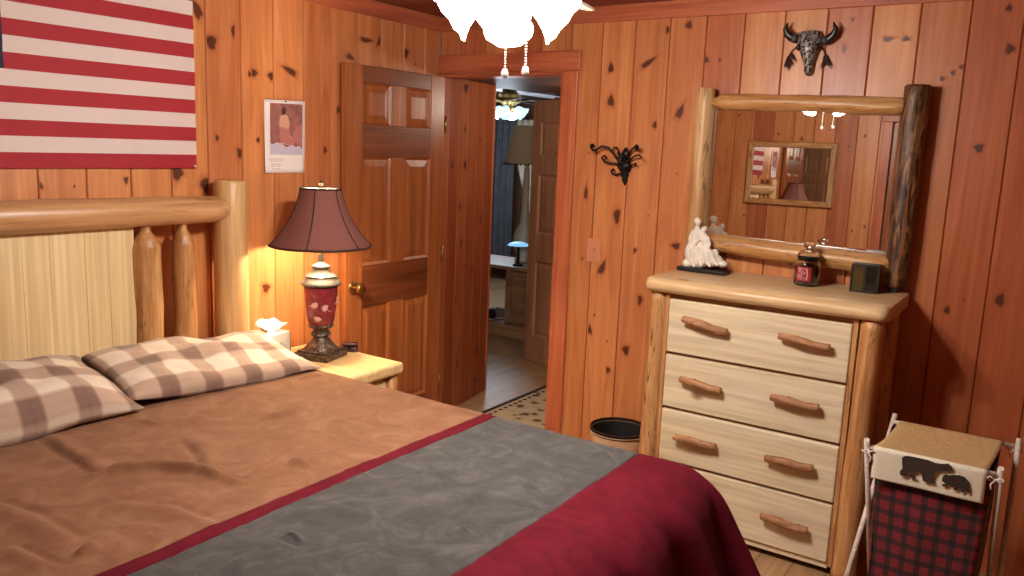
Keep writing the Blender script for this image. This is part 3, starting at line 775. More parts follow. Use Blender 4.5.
# pillows
t = NT('brown_plaid')
uv = t.n('ShaderNodeTexCoord'); sp = t.n('ShaderNodeSeparateXYZ'); t.l(uv.outputs['UV'], sp.inputs[0])
def band(src, off, lo, hi):
    fr = t.math('FRACT', t.math('ADD', src, off))
    a = t.math('MULTIPLY', t.math('SUBTRACT', fr, lo), 14.0); a.node.use_clamp = True
    b = t.math('MULTIPLY', t.math('SUBTRACT', hi, fr), 14.0); b.node.use_clamp = True
    return t.math('MULTIPLY', a, b)
u_, v_ = sp.outputs[0], sp.outputs[1]
A1 = t.math('ADD', band(u_, 0, .04, .54), t.math('MULTIPLY', band(u_, 0, .25, .34), .25)); B1 = t.math('ADD', band(v_, .2, .04, .54), t.math('MULTIPLY', band(v_, .2, .25, .34), .25))
dk = t.math('MULTIPLY', t.math('ADD', A1, B1), .42)
wv = t.noise(t.coords((300,)*3), 1, 2)
cc = t.ramp(dk, [(0, (222, 206, 188)), (.42, (178, 150, 132)), (.86, (122, 92, 80))])
cc = t.mix(.35, cc, t.ramp(wv, [(.3, (190, 180, 170)), (.7, (255, 255, 255))]), 'MULTIPLY')
t.bump(wv, .2, .003)
M_plaid = t.set(Base_Color=cc, Roughness=.92, Sheen_Weight=.3)
def pillow(cx, cy, cz, W, D, T, yaw, tilt, roll, label, seed):
    M = Matrix.Translation((cx, cy, cz)) @ Matrix.Rotation(yaw, 4, 'Z') @ Matrix.Rotation(tilt, 4, 'Y') @ Matrix.Rotation(roll, 4, 'X')
    def f(u, v, side):
        a, b = 2*u-1, 2*v-1
        e = (1-abs(a)**2.6)*(1-abs(b)**2.6)
        th = T/2*max(0, e)**.52
        pin = 1-.06*(1-abs(b)**2)*abs(a)**4; pin2 = 1-.07*(1-abs(a)**2)*abs(b)**4
        q = Vector((a*2+seed, b*2.4, side*.7+seed))
        th *= 1+.38*mnoise.noise(q)
        z = side*th+.012*mnoise.noise(q*2.3)*e+.018*mnoise.noise(Vector((a*1.3, b*1.7, seed)))
        return M @ Vector((a*D/2*pin, b*W/2*pin2, z))
    bm = B()
    for side in (1, -1):
        grid(bm, lambda u, v: f(u, v, side), 36, 48, uv=lambda u, v: (u*D/.165, v*W/.165+seed*.13))
    bmesh.ops.remove_doubles(bm, verts=bm.verts, dist=.0006)
    o = obj('pillow', bm, M_plaid, None)
    c = Vector((cx, cy, .70)); o.data.transform(Matrix.Translation(-c)); o.location = c
    return tag(o, label, 'pillow', 'plaid pillows on the bed')
pillow(.300, -1.742, .755, .79, .41, .110, -.10, .22, -.05, 'plaid pillow nearer the lamp, its corner hanging over the bed edge', 1.0)
pillow(.300, -2.505, .778, .78, .42, .16, .0, .26, -.02, 'plumper plaid pillow in front of the pale headboard planks, cut by the left frame edge', 3.4)

# ------------------------------------------------------------------ nightstand and what stands on it
NZ = .66
ns = thing('nightstand', (.33, -1.147, 0), 'log nightstand with a pale slab top between the bed and the open door', 'nightstand')
bm = B(); box(bm, .055, .622, -1.312, -.968, NZ-.052, NZ, .016, 4); obj('tabletop', bm, M_ns, ns)
bm = B(); box(bm, .09, .57, -1.31, -1.005, .14, NZ-.053, .004); obj('body', bm, M_ivory_z, ns)
for (x, y) in ((.575, -1.01), (.575, -1.287), (.10, -1.01), (.10, -1.287)):
    bm = B(); tube(bm, [(x, y, 0), (x, y, NZ-.052)], [.036, .033], 16, bump=.06, seed=x+y, sub=6); obj('leg', bm, M_leg, ns)
for z0, z1 in ((.40, .585), (.18, .38)):
    bm = B(); box(bm, .571, .590, -1.250, -1.05, z0, z1, .005); d = obj('drawer', bm, M_ivory_z, ns)
    bm = B(); zz = (z0+z1)/2; tube(bm, [(.606, -1.21, zz+.008), (.614, -1.15, zz-.004), (.608, -1.09, zz)], [.011, .013, .011], 12, bump=.12, seed=z0*9, sub=5); tube(bm, [(.59, -1.18, zz), (.61, -1.18, zz)], .006, 8); tube(bm, [(.59, -1.12, zz), (.61, -1.12, zz)], .006, 8); obj('handle', bm, M_twig, d)
# table lamp
LX, LY = .292, -1.15
lamp = thing('table_lamp', (LX, LY, NZ), 'table lamp with carved red urn base and dark bell shade on the nightstand', 'lamp')
c = (LX, LY, 0)
t = NT('bronze_base'); n1 = t.noise(t.coords((90, 90, 90)), 1, 4)
t.bump(n1, .5, .006); M_bronze = t.set(Base_Color=t.ramp(n1, [(.35, (44, 32, 26)), (.55, (84, 66, 54)), (.75, (150, 130, 110))]), Roughness=.4, Metallic=.35)
M_pewter = plain('pewter_collar', (84, 78, 74), .35, .45, .2, 60)
bm = B(); Mz = Matrix.Translation((LX, LY, NZ)) @ Matrix.Rotation(.25, 4, 'Z')
box(bm, -.085, .085, -.085, .085, .0005, .030, .006, M=Mz); box(bm, -.075, .075, -.075, .075, .030, .040, .005, M=Mz); obj('plinth', bm, M_bronze, lamp)
bm = B(); lathe(bm, [(.074, .699), (.072, .706), (.062, .716), (.050, .730), (.038, .744), (.034, .752), (.038, .756), (.045, .765), (.040, .775), (.032, .782), (.034, .790), (.052, .798), (.056, .806), (.050, .812)], c, 40); ft = obj('pedestal', bm, M_bronze, lamp, smooth=40)
t = NT('red_carved_urn'); vo = t.n('ShaderNodeTexVoronoi', Scale=1.0); t.l(t.coords((26, 26, 26)), vo.inputs['Vector']); n1 = t.noise(t.coords((40,)*3), 1, 4)
t.bump(vo.outputs['Distance'], .25, .005)
M_urn = t.set(Base_Color=t.ramp(n1, [(.3, (96, 22, 34)), (.6, (128, 38, 50)), (.8, (150, 66, 74))]), Roughness=.38)
bm = B(); lathe(bm, [(.050, .812), (.054, .818), (.058, .83), (.064, .87), (.069, .92), (.072, .96), (.073, .978), (.06, .985)], c, 40); urn = obj('urn', bm, M_urn, lamp, smooth=40)
M_leafpale = plain('pale_relief', (214, 168, 158), .5)
def urn_pt(az, z, o=.0015):
    pf = [(.818, .054), (.83, .058), (.87, .064), (.92, .069), (.96, .072), (.978, .073)]
    r = .073+o
    for (z0_, r0__), (z1_, r1__) in zip(pf, pf[1:]):
        if z <= z1_: r = r0__+(r1__-r0__)*max(0, (z-z0_)/(z1_-z0_))+o; break
    return Vector((LX+r*math.cos(az), LY+r*math.sin(az), z))
for az0, zc in ((-1.25, .925), (-.35, .90), (-.95, .865), (.5, .93), (1.6, .89), (2.7, .92), (3.8, .87)):
    bm = B()
    for k in range(9):                     # pine-cone like fans of ribs on a stem
        an = az0*3+(k-4)*.30; L_ = .026-.0011*abs(k-4)**1.5
        tube(bm, [urn_pt(az0+L_*f*math.sin(an)/.064, zc-.012+L_*f*math.cos(an), .0006+.0012*f) for f in (0, .35, .7, 1)], [.0010, .0020, .0026, .0014], 6)
    tube(bm, [urn_pt(az0-.10*i*math.copysign(1, math.sin(az0*3)), zc-.012-.010*i+.002*i*i, .0008) for i in range(4)], .0015, 6)
    obj('carved_relief', bm, M_leafpale, urn)
bm = B(); lathe(bm, [(.06, .982), (.084, .986), (.090, .994), (.086, 1.002), (.074, 1.010), (.066, 1.020), (.070, 1.026), (.058, 1.034), (.040, 1.044), (.034, 1.056), (.042, 1.062), (.040, 1.070), (.024, 1.078), (.014, 1.086), (.014, 1.12)], c, 40); obj('collar', bm, M_pewter, lamp, smooth=35)
bm = B(); tube(bm, [(LX, LY, 1.10), (LX, LY, 1.19)], .011, 14); lathe(bm, [(.017, 1.15), (.019, 1.16), (.019, 1.20), (.012, 1.205)], c, 16); obj('socket', bm, M_brass, lamp)
bm = B()
for s in (1, -1): tube(bm, [(LX, LY+s*.014, 1.19), (LX, LY+s*.05, 1.24), (LX, LY+s*.055, 1.31), (LX, LY+s*.03, 1.385), (LX, LY, 1.402)], .0022, 8, sub=3)
for k in range(3):
    a = 2*PI*k/3; tube(bm, [(LX, LY, 1.400), (LX+.085*math.cos(a), LY+.085*math.sin(a), 1.400)], .002, 6)
obj('harp', bm, M_brass, lamp)
t = NT('mauve_shade_fabric'); n1 = t.noise(t.coords((220,)*3), 1, 3); sc0 = t.ramp(n1, [(.3, (112, 66, 60)), (.7, (136, 84, 76))])
tr = t.n('ShaderNodeBsdfTranslucent'); t.l(t.mix(.4, sc0, lin((190, 90, 60))), tr.inputs['Color'])
mx = t.n('ShaderNodeMixShader'); mx.inputs[0].default_value = .09
t.set(Base_Color=sc0, Roughness=.85); t.l(t.b.outputs[0], mx.inputs[1]); t.l(tr.outputs[0], mx.inputs[2]); t.l(mx.outputs[0], t.out.inputs['Surface']); M_shade = t.m
NP = 6
def shade_r(f): return .088+(.218-.088)*(.30*f+.70*f**2.1)
SA = math.radians(-58)
def shade_pt(f, a, dr=0):
    seg = 2*PI/NP; k = ((a-SA) % seg)/seg
    r = shade_r(f)*(1-.045*math.sin(PI*k))+dr
    z = 1.402-.240*f-.003*math.sin(PI*k)*f
    return Vector((LX+r*math.cos(a), LY+r*math.sin(a), z))
bm = B(); A0 = math.radians(-42)
grid(bm, lambda u, v: shade_pt(u, 2*PI*v+1e-6), 18, 96); bmesh.ops.remove_doubles(bm, verts=bm.verts, dist=.0003)
sh = obj('lamp_shade', bm, M_shade, lamp)
bm = B(); grid(bm, lambda u, v: shade_pt(u, 2*PI*v+1e-6, -.003), 18, 96); obj('shade_lining', bm, plain('white_lining', (226, 214, 196), .9), sh)
M_gimp = plain('dark_gimp_trim', (48, 26, 24), .8)
bm = B()
for k in range(NP):
    a = 2*PI*k/NP+SA
    tube(bm, [shade_pt(f/12, a+1e-5, .0008) for f in range(13)], .0024, 6)
obj('seam_trim', bm, M_gimp, sh)
bm = B()
tube(bm, [shade_pt(1, 2*PI*k/96+1e-5, .001)-Vector((0, 0, .002)) for k in range(97)], .0052, 8, cap=False); obj('rim_trim', bm, M_gimp, sh); bm = B()
tube(bm, [shade_pt(0, 2*PI*k/48+1e-5, .001) for k in range(49)], .0042, 8, cap=False); obj('rim_trim', bm, M_gimp, sh)
bm = B(); lathe(bm, [(.012, 1.403), (.014, 1.406), (.006, 1.411), (.005, 1.415), (.011, 1.421), (.012, 1.427), (.006, 1.434), (.003, 1.439)], c, 18); obj('finial', bm, M_pewter, lamp, smooth=40)
bm = B(); ball(bm, (LX, LY, 1.245), (.028, .028, .036), 16, 12); obj('bulb', bm, emit('bulb_glow', (255, 214, 150), 20.0), lamp)
L = bpy.data.lights.new('lamp_light', 'POINT'); L.energy = 52.0; L.color = (1.0, .80, .52); L.shadow_soft_size = .04
lo = bpy.data.objects.new('lamp_light', L); lo.location = (LX, LY, 1.235); COL.objects.link(lo)
bpy.data.objects['bulb'].visible_shadow = True
# tissue box
TP = onz(269, 331, NZ+.125); print('TISSUE', TP)
TB = Matrix.Translation((TP.x, TP.y, NZ+.0008)) @ Matrix.Rotation(.10, 4, 'Z')
tbx = thing('tissue_box', (TP.x, TP.y, NZ), 'square white tissue box with pine sprig print beside the lamp', 'tissue box')
M_card = plain('white_card', (228, 220, 204), .7); M_sprig = plain('sprig_print', (52, 58, 40), .8); M_cardb = plain('box_edge_brown', (176, 112, 66), .7)
bm = B(); box(bm, -.064, .064, -.064, .064, 0, .122, .003, M=TB); obj('box', bm, M_card, tbx)
for sd, Mf in ((0, TB @ Matrix.Translation((.0647, 0, .055)) @ Matrix.Rotation(PI/2, 4, 'Z') @ Matrix.Rotation(PI/2, 4, 'X')), (1, TB @ Matrix.Translation((0, -.0647, .055)) @ Matrix.Rotation(PI/2, 4, 'X'))):
    bm = B()
    for k in range(15):
        a = k*2.4; r = .006+.0016*k; x, y = r*math.cos(a)*1.15, r*math.sin(a)*.75; L_ = .012
        b = a+.6
        pol = [(x, y), (x+L_*.5*math.cos(b+.35), y+L_*.5*math.sin(b+.35)), (x+L_*math.cos(b), y+L_*math.sin(b)), (x+L_*.5*math.cos(b-.35), y+L_*.5*math.sin(b-.35))]
        prism(bm, pol, .0004, Mf)
    obj('sprig_print', bm, M_sprig, tbx)
for a in (-.063, .058):
    bm = B(); box(bm, .0645, .0651, a, a+.005, .001, .121, M=TB); obj('printed_edge', bm, M_cardb, tbx)
    bm = B(); box(bm, a, a+.005, -.0651, -.0645, .001, .121, M=TB); obj('printed_edge', bm, M_cardb, tbx)
bm = B()
for (w, s, yaw, lean) in ((.062, .75, .6, .45), (.05, .5, -.5, -.3)):
    def fn(u, v):
        a = 2*u-1
        z = .124+.062*s*v*(1-.45*a*a)
        p = Vector((a*w*(.35+.8*v), .014*math.sin(a*4+v*3)*(1-.3*v)+lean*.09*v*v, z+.006*math.sin(a*7)*v))
        return TB @ (Matrix.Rotation(yaw, 4, 'Z') @ p)
    grid(bm, fn, 16, 12)
o = obj('tissue', bm, M_tissue, tbx); md = o.modifiers.new('thick', 'SOLIDIFY'); md.thickness = .0012
# small dark purple case
pc = onz(350, 347, NZ+.02)
cs = thing('trinket_case', (pc.x, pc.y, NZ), 'small dark purple rounded case on the nightstand behind the lamp base', 'case')
Mc = Matrix.Translation((pc.x, pc.y, NZ+.0006)) @ Matrix.Rotation(.7, 4, 'Z')
bm = B(); box(bm, -.036, .036, -.022, .022, 0, .024, .009, 4, M=Mc); obj('lower_shell', bm, M_purple, cs, smooth=40)
bm = B(); box(bm, -.035, .035, -.021, .021, .0245, .042, .012, 5, M=Mc); obj('lid', bm, M_purple, cs, smooth=40)
bm = B(); box(bm, -.008, .008, -.0245, -.022, .016, .030, .001, M=Mc); tube(bm, [Mc @ Vector((-.03, .022, .024)), Mc @ Vector((.03, .022, .024))], .003, 8); obj('clasp', bm, M_iron, cs)

# ------------------------------------------------------------------ on the left wall: calendar and flag
cy0, cy1, cz0, cz1 = -1.212, -.982, 1.455, 1.772
cal = thing('wall_calendar', (.006, -1.1, cz0), 'paper wall calendar with a faded photo hanging above the lamp', 'calendar')
def cpt(u, v, w=0):                      # u,v in 0..1 on the sheet; slight curl at the lower corner
    return Vector((.005+w+.010*(1-v)**2*(1-u)**2+.004*v*(1-v), cy0+(cy1-cy0)*u+.006*(v-.5), cz0+(cz1-cz0)*v+.006*u*(v)))
bm = B(); grid(bm, lambda u, v: cpt(u, v), 10, 16); o = obj('sheet', bm, plain('calendar_paper', (244, 238, 238), .8), cal); md = o.modifiers.new('thick', 'SOLIDIFY'); md.thickness = .0012
PM = [plain('print_mauve', (140, 88, 84), .7, 0, .18, 22), plain('print_lilac', (196, 190, 214), .7), plain('print_skin', (206, 158, 138), .7), plain('print_dark', (62, 34, 36), .7), plain('print_rose', (176, 112, 110), .7)]
bm = B()
def patch(poly, mi, w):
    vs = [bm.verts.new(cpt(u, v, w)) for u, v in poly]
    f = bm.faces.new(vs); f.material_index = mi
pu0, pu1, pv0, pv1 = .13, .93, .255, .955
def gp(poly): return [(pu0+(pu1-pu0)*a, pv0+(pv1-pv0)*b) for a, b in poly]
for i in range(4):
    for j in range(6): patch(gp([(i/4, j/6), ((i+1)/4, j/6), ((i+1)/4, (j+1)/6), (i/4, (j+1)/6)]), 0, .0016)
patch(gp([(.0, .0), (1, 0), (1, .10), (.92, .18), (.78, .15), (.66, .22), (.5, .14), (.34, .22), (.2, .24), (.08, .2), (0, .22)]), 1, .0021)
patch(gp([(.62, .3), (1, .18), (1, .62), (.8, .55)]), 4, .0019)
patch(gp([(.40, .82), (.39, .79), (.30, .75), (.27, .62), (.29, .46), (.32, .22), (.62, .18), (.74, .22), (.66, .30), (.60, .38), (.56, .50), (.60, .60), (.56, .71), (.53, .76), (.46, .79), (.46, .82)]), 2, .0024)   # draped sitter, plain silhouette
patch(gp([(.30, .55), (.27, .42), (.31, .24), (.66, .18), (.72, .24), (.58, .36), (.58, .5)]), 4, .0026)    # robe
patch(gp([(.36, .90), (.34, .84), (.37, .77), (.42, .78), (.47, .81), (.48, .88), (.44, .93), (.39, .93)]), 3, .0027)   # hair
obj('printed_photo', bm, PM, cal, recalc=False)
bm = B(); bmx = bm
def bar(u0, u1, v, h=.010):
    vs = [bm.verts.new(cpt(a, b, .0016)) for a, b in ((u0, v), (u1, v), (u1, v+h), (u0, v+h))]; bm.faces.new(vs)
for (u0, u1, v) in ((.10, .20, .185), (.22, .32, .187), (.35, .45, .19), (.10, .30, .16), (.33, .44, .162), (.14, .26, .115), (.29, .40, .118), (.16, .24, .09), (.27, .38, .092), (.17, .22, .05), (.25, .38, .052)):
    k = u0
    while k < u1-.01: bar(k, k+.018, v, .009); k += .027
obj('small_print', bm, plain('print_grey', (150, 140, 140), .8), cal, recalc=False)
bm = B()
k = .60
for i in range(7): bar(k, k+.022, .905+.006*math.sin(i*2.1), .012+.008*(i % 3 == 0)); k += .031
obj('script_title', bm, plain('print_plum', (74, 34, 48), .8), cal, recalc=False)
bm = B(); lathe(bm, [(.0015, 0), (.0015, .008), (.004, .009), (.004, .0105)], n=10, M=Matrix.Translation(cpt(.5, .985, -.006)) @ Matrix.Rotation(PI/2, 4, 'Y')); obj('nail', bm, M_iron, cal)
# flag: thirteen stripes and a starred canton
FZ0, FH, FY1, FLn = 1.475, .70, -1.555, 1.18
def fpt(a, b, w=0):                      # a: 0 at fly end .. 1 hoist, b: 0 bottom .. 1 top
    y = FY1-FLn*a; z = FZ0+FH*b-.004*a
    rip = .004*mnoise.noise(Vector((a*9+b*5, b*11-a*4, 2)))+.0025*mnoise.noise(Vector((a*22+b*16, b*14-a*9, 5)))+.003*math.sin(a*11)
    return Vector((.013+rip+w, y, z))
t = NT('flag_red'); M_fr = t.set(Base_Color=lin((158, 22, 38)), Roughness=.75, Sheen_Weight=.2)
t = NT('flag_white'); M_fw = t.set(Base_Color=lin((216, 200, 196)), Roughness=.75, Sheen_Weight=.2)
t = NT('flag_blue'); M_fb = t.set(Base_Color=lin((24, 26, 58)), Roughness=.75)
bm = B(); NU, NV = 90, 52
vs = [[bm.verts.new(fpt(i/NU, j/NV)) for j in range(NV+1)] for i in range(NU+1)]
for i in range(NU):
    for j in range(NV):
        f = bm.faces.new((vs[i][j], vs[i+1][j], vs[i+1][j+1], vs[i][j+1])); f.smooth = True
        f.material_index = 2 if (i >= NU*.6 and j >= 24) else (0 if (j//4) % 2 == 0 else 1)
for r in range(9):
    n_ = 6 if r % 2 == 0 else 5
    for q in range(n_):
        ca = .6+.4*((q+.5+(0 if n_ == 6 else .5))/6); cb = 24/52+(28/52)*((r+1)/10)
        pol = []
        for k in range(10):
            rr = .013 if k % 2 == 0 else .005; an = PI/2+k*PI/5
            pol.append(bm.verts.new(fpt(ca+rr*math.cos(an)/FLn, cb+rr*math.sin(an)/FH, .0012)))
        f = bm.faces.new(pol); f.material_index = 1
flg = thing('flag', (.004, FY1-FLn/2, FZ0), 'red and white striped flag with blue starred canton hanging above the headboard', 'flag')
obj('flag_cloth', bm, [M_fr, M_fw, M_fb], flg)
for a_, b_2 in ((.008, .985), (.992, .985), (.012, .012), (.988, .012), (.5, .985)):
    p = fpt(a_, b_2); bm = B(); lathe(bm, [(.0008, .002-p.x), (.0008, .002), (.0045, .002), (.0035, .006), (.0045, .010), (.003, .0105)], n=10, M=Matrix.Translation(p) @ Matrix.Rotation(PI/2, 4, 'Y')); obj('push_pin', bm, M_white_china, flg)

# ------------------------------------------------------------------ dresser
TZ = 1.093
dr = thing('dresser', (1.98, -.23, 0), 'four drawer log dresser with twig handles against the back wall', 'dresser')
def slab(bm, x0, x1, y0, y1, z0, z1, seed=0, n=60):
    """thick live-edge slab: front and ends bulge and wander a little"""
    m = 10; rings = []
    H = (z1-z0)/2; zm = (z0+z1)/2
    for i in range(n+1):
        u = i/n; x = x0+(x1-x0)*u
        e = min(u, 1-u)*(x1-x0)
        inset = 0 if e > .03 else .03-math.sqrt(max(0, .03**2-(.03-e)**2))
        fr = y0+inset+.007*mnoise.noise(Vector((x*5, seed, 0)))
        hh = H-(0 if e > .012 else .004*(1-e/.012))
        lo = zm-hh-.006*(.5+.5*mnoise.noise(Vector((x*4, seed+3, 0))))
        pr = [(y1, z1-(H-hh)), (y0+.09, z1-(H-hh)), (fr+.030, z1-(H-hh)-.001), (fr+.014, z1-(H-hh)-.006), (fr+.004, z1-.016-(H-hh)), (fr, zm+.004), (fr+.002, zm-.012), (fr+.010, lo+.008), (fr+.024, lo+.001), (y0+.09, z0), (y1, z0)]
        rings.append([bm.verts.new((x, a, b)) for a, b in pr])
    for i in range(n):
        for k in range(len(rings[0])):
            q = (k+1) % len(rings[0])
            f = bm.faces.new((rings[i][k], rings[i][q], rings[i+1][q], rings[i+1][k])); f.smooth = True
    bm.faces.new(rings[0]); bm.faces.new(rings[-1][::-1])
bm = B(); slab(bm, 1.508, 2.462, -.478, -.012, 1.036, TZ, 1.0); obj('dresser_top', bm, M_top, dr, smooth=50)
bm = B(); box(bm, 1.585, 2.385, -.405, -.03, .045, 1.035, .003); obj('cabinet_body', bm, M_frame_in, dr)
for x0, x1 in ((1.594, 1.612), (2.342, 2.360)):
    bm = B(); box(bm, x0, x1, -.432, -.404, .04, 1.034, .003); obj('face_frame', bm, M_leg, dr)
bm = B(); box(bm, 1.612, 2.342, -.424, -.404, .028, .052, .003); obj('base_rail', bm, M_ivory_x, dr)
for k, (x, y, m, r0_, r1_) in enumerate(((1.556, -.405, M_bark_z, .046, .038), (2.400, -.405, M_leg, .047, .042), (1.560, -.07, M_leg, .042, .040), (2.405, -.07, M_leg, .044, .042))):
    bm = B(); tube(bm, [(x+(-.012 if k == 0 else 0), y, 0), (x, y, .3), (x, y, .7), (x, y, 1.037)], [r0_, r0_*.98, r1_, r1_], 20, bump=.09, seed=k*2+1, sub=8)
    o = obj('corner_post', bm, m, dr)
    if k == 0: o['label'] = 'rough barked front left corner post'
for x in (1.566, 2.398):
    bm = B(); box(bm, x-.008, x+.008, -.37, -.10, .06, 1.034, .004)
    for j in range(3): tube(bm, [(x+(.012 if x > 2 else -.012), -.33+.09*j, .06), (x+(.012 if x > 2 else -.012), -.33+.09*j, 1.03)], [.046, .044], 14, bump=.06, seed=j+x, sub=6, flat=.4 if False else 1.0) if x > 2 and False else None
    obj('side_panel', bm, M_leg, dr)
hpx = [[(683, 319, 727, 332), (779, 336, 830, 348)], [(680, 379, 721, 391), (771, 397, 819, 408)], [(674, 437, 716, 447), (765, 458, 813, 469)], [None, (761, 516, 807, 531)]]
tw = 0
for i in range(4):
    z1 = 1.008-.2387*i; z0 = z1-.2265
    if i == 3: z0 = .056
    bm = B(); box(bm, 1.614, 2.340, -.436, -.406, z0, z1, .006, 3); d = obj('drawer', bm, M_ivory_x, dr)
    for h in hpx[i]:
        if h is None:
            a = Vector((1.672, -.462, .148)); b = Vector((1.858, -.462, .142))
        else:
            a = ony(h[0], h[1], -.462); b = ony(h[2], h[3], -.462)
        tw += 1; m1 = a.lerp(b, .38)+Vector((0, -.008, .003)); m2 = a.lerp(b, .7)+Vector((0, -.004, -.003))
        bm = B(); tube(bm, [a, m1, m2, b], [.0135, .0175, .0155, .0145], 14, bump=.2, seed=tw*1.7, sub=6)
        kq = a.lerp(b, .42); tube(bm, [kq, kq+Vector((-.008, -.012, .020))], [.009, .006], 8, bump=.1, seed=tw)
        for f in (.22, .78):
            q = a.lerp(b, f); tube(bm, [q, (q.x, -.433, q.z)], .007, 8)
        obj('handle', bm, M_twig, d)
# ------------------------------------------------------------------ log mirror standing on the dresser
MY = -.062
mir = thing('log_mirror', (2.0, MY, TZ), 'log framed mirror standing on the dresser and showing the opposite wall', 'mirror')
M_bark_m = wood('mirror_rough_post', 'z', [(120, 76, 44), (160, 110, 68), (196, 146, 96)], 0.45, 20, 2.6, 2.3, (44, 24, 16), bumps=0.9)
M_rail_x = wood('mirror_rail_log', 'x', [(172, 114, 62), (204, 152, 94), (228, 184, 128)], 0.38, 16, 1.8, 0.5, (100, 54, 24), bumps=0.35, knots=.8)
pl = (ony(706.5, 88, MY), ony(692, 250, MY)); pr_ = (ony(918.5, 85, MY), ony(898, 292, MY))
zl = pl[0].z; zr_ = pr_[0].z; xl = pl[0].x; xr = pr_[0].x
bm = B(); tube(bm, [(xl, MY, TZ+.001), (xl, MY, 1.3), (xl, MY, 1.6), (xl, MY, zl-.008), (xl, MY, zl)], [.042, .041, .040, .040, .034], 20, bump=.06, seed=3, sub=8); obj('mirror_post', bm, M_log_z, mir)
bm = B(); tube(bm, [(xr, MY, 1.118), (xr, MY, 1.3), (xr, MY, 1.6), (xr, MY, zr_-.008), (xr, MY, zr_)], [.040, .045, .045, .049, .042], 22, bump=.12, seed=8, sub=8); o = obj('mirror_post', bm, M_bark_m, mir); o['label'] = 'rough dark barked right post'
bm = B(); box(bm, xr-.016, xr+.016, MY-.02, MY+.02, TZ+.0008, 1.125, .002); obj('post_foot', bm, M_black, mir)
ra, rb = ony(713, 102, MY), ony(895, 106.5, MY)
bm = B(); tube(bm, [(xl+.02, MY, ra.z), (xl+.05, MY, ra.z), (xl+.085, MY, ra.z+.002), (1.95, MY, (ra.z+rb.z)/2+.005), (xr-.06, MY, rb.z), (xr-.025, MY, rb.z)], [.017, .020, .033, .034, .035, .022], 20, bump=.16, seed=4, sub=8); obj('mirror_rail', bm, M_rail_x, mir)
ra, rb = ony(700, 241, MY), ony(885, 265.5, MY)
bm = B(); tube(bm, [(xl+.02, MY, ra.z), (xl+.05, MY, ra.z), (xl+.09, MY, ra.z), (1.95, MY, (ra.z+rb.z)/2), (xr-.06, MY, rb.z), (xr-.025, MY, rb.z)], [.025, .036, .041, .042, .040, .034], 20, bump=.06, seed=6, sub=8); obj('mirror_rail', bm, M_rail_x, mir)
GX0, GX1, GZ0, GZ1, GY = xl+.032, xr-.036, 1.232, 1.822, -.048
bm = B(); bw = .020; o1 = [(GX0, GZ0), (GX1, GZ0), (GX1, GZ1), (GX0, GZ1)]; o2 = [(GX0+bw, GZ0+bw), (GX1-bw, GZ0+bw), (GX1-bw, GZ1-bw), (GX0+bw, GZ1-bw)]
va = [bm.verts.new((x, GY+.0025, z)) for x, z in o1]; vb = [bm.verts.new((x, GY, z)) for x, z in o2]; vc = [bm.verts.new((x, GY+.006, z)) for x, z in o1]
for k in range(4):
    q = (k+1) % 4; bm.faces.new((va[k], va[q], vb[q], vb[k])); bm.faces.new((vc[k], vc[q], va[q], va[k]))
bm.faces.new(vb); bm.faces.new(vc[::-1])
obj('mirror_glass', bm, M_mirror, mir)
bm = B(); box(bm, GX0-.004, GX1+.004, GY+.0065, GY+.016, GZ0-.004, GZ1+.004, .002); obj('backing_board', bm, M_dark, mir)
# ------------------------------------------------------------------ small things on the dresser
def remesh(name, parts, m, parent, vox=.0035, smooth=6):
    bm = B()
    for p in parts:
        if p[0] == 'b': ball(bm, p[1], p[2], 14, 10, M=p[3] if len(p) > 3 else None)
        else: tube(bm, p[1], p[2], 10, round_end=1.0)
    o = obj(name, bm, m, parent)
    r = o.modifiers.new('remesh', 'REMESH'); r.mode = 'VOXEL'; r.voxel_size = vox; r.use_smooth_shade = True
    s = o.modifiers.new('smooth', 'SMOOTH'); s.factor = .5; s.iterations = smooth
    return o
SY = -.145
fa = ony(683, 268, SY)
def fp(px, py, dy=0): p = ony(px, py, SY); p.y += dy; return p
fg = thing('statuette', (1.64, SY, TZ), 'white statuette of two embracing figures on a black base on the dresser', 'statuette')
Mb = Matrix.Translation((1.642, SY, TZ+.0006)) @ Matrix.Rotation(-.06, 4, 'Z')
bm = B(); box(bm, -.112, .112, -.04, .04, 0, .018, .004, M=Mb); obj('base', bm, M_black, fg)
z0 = TZ+.02
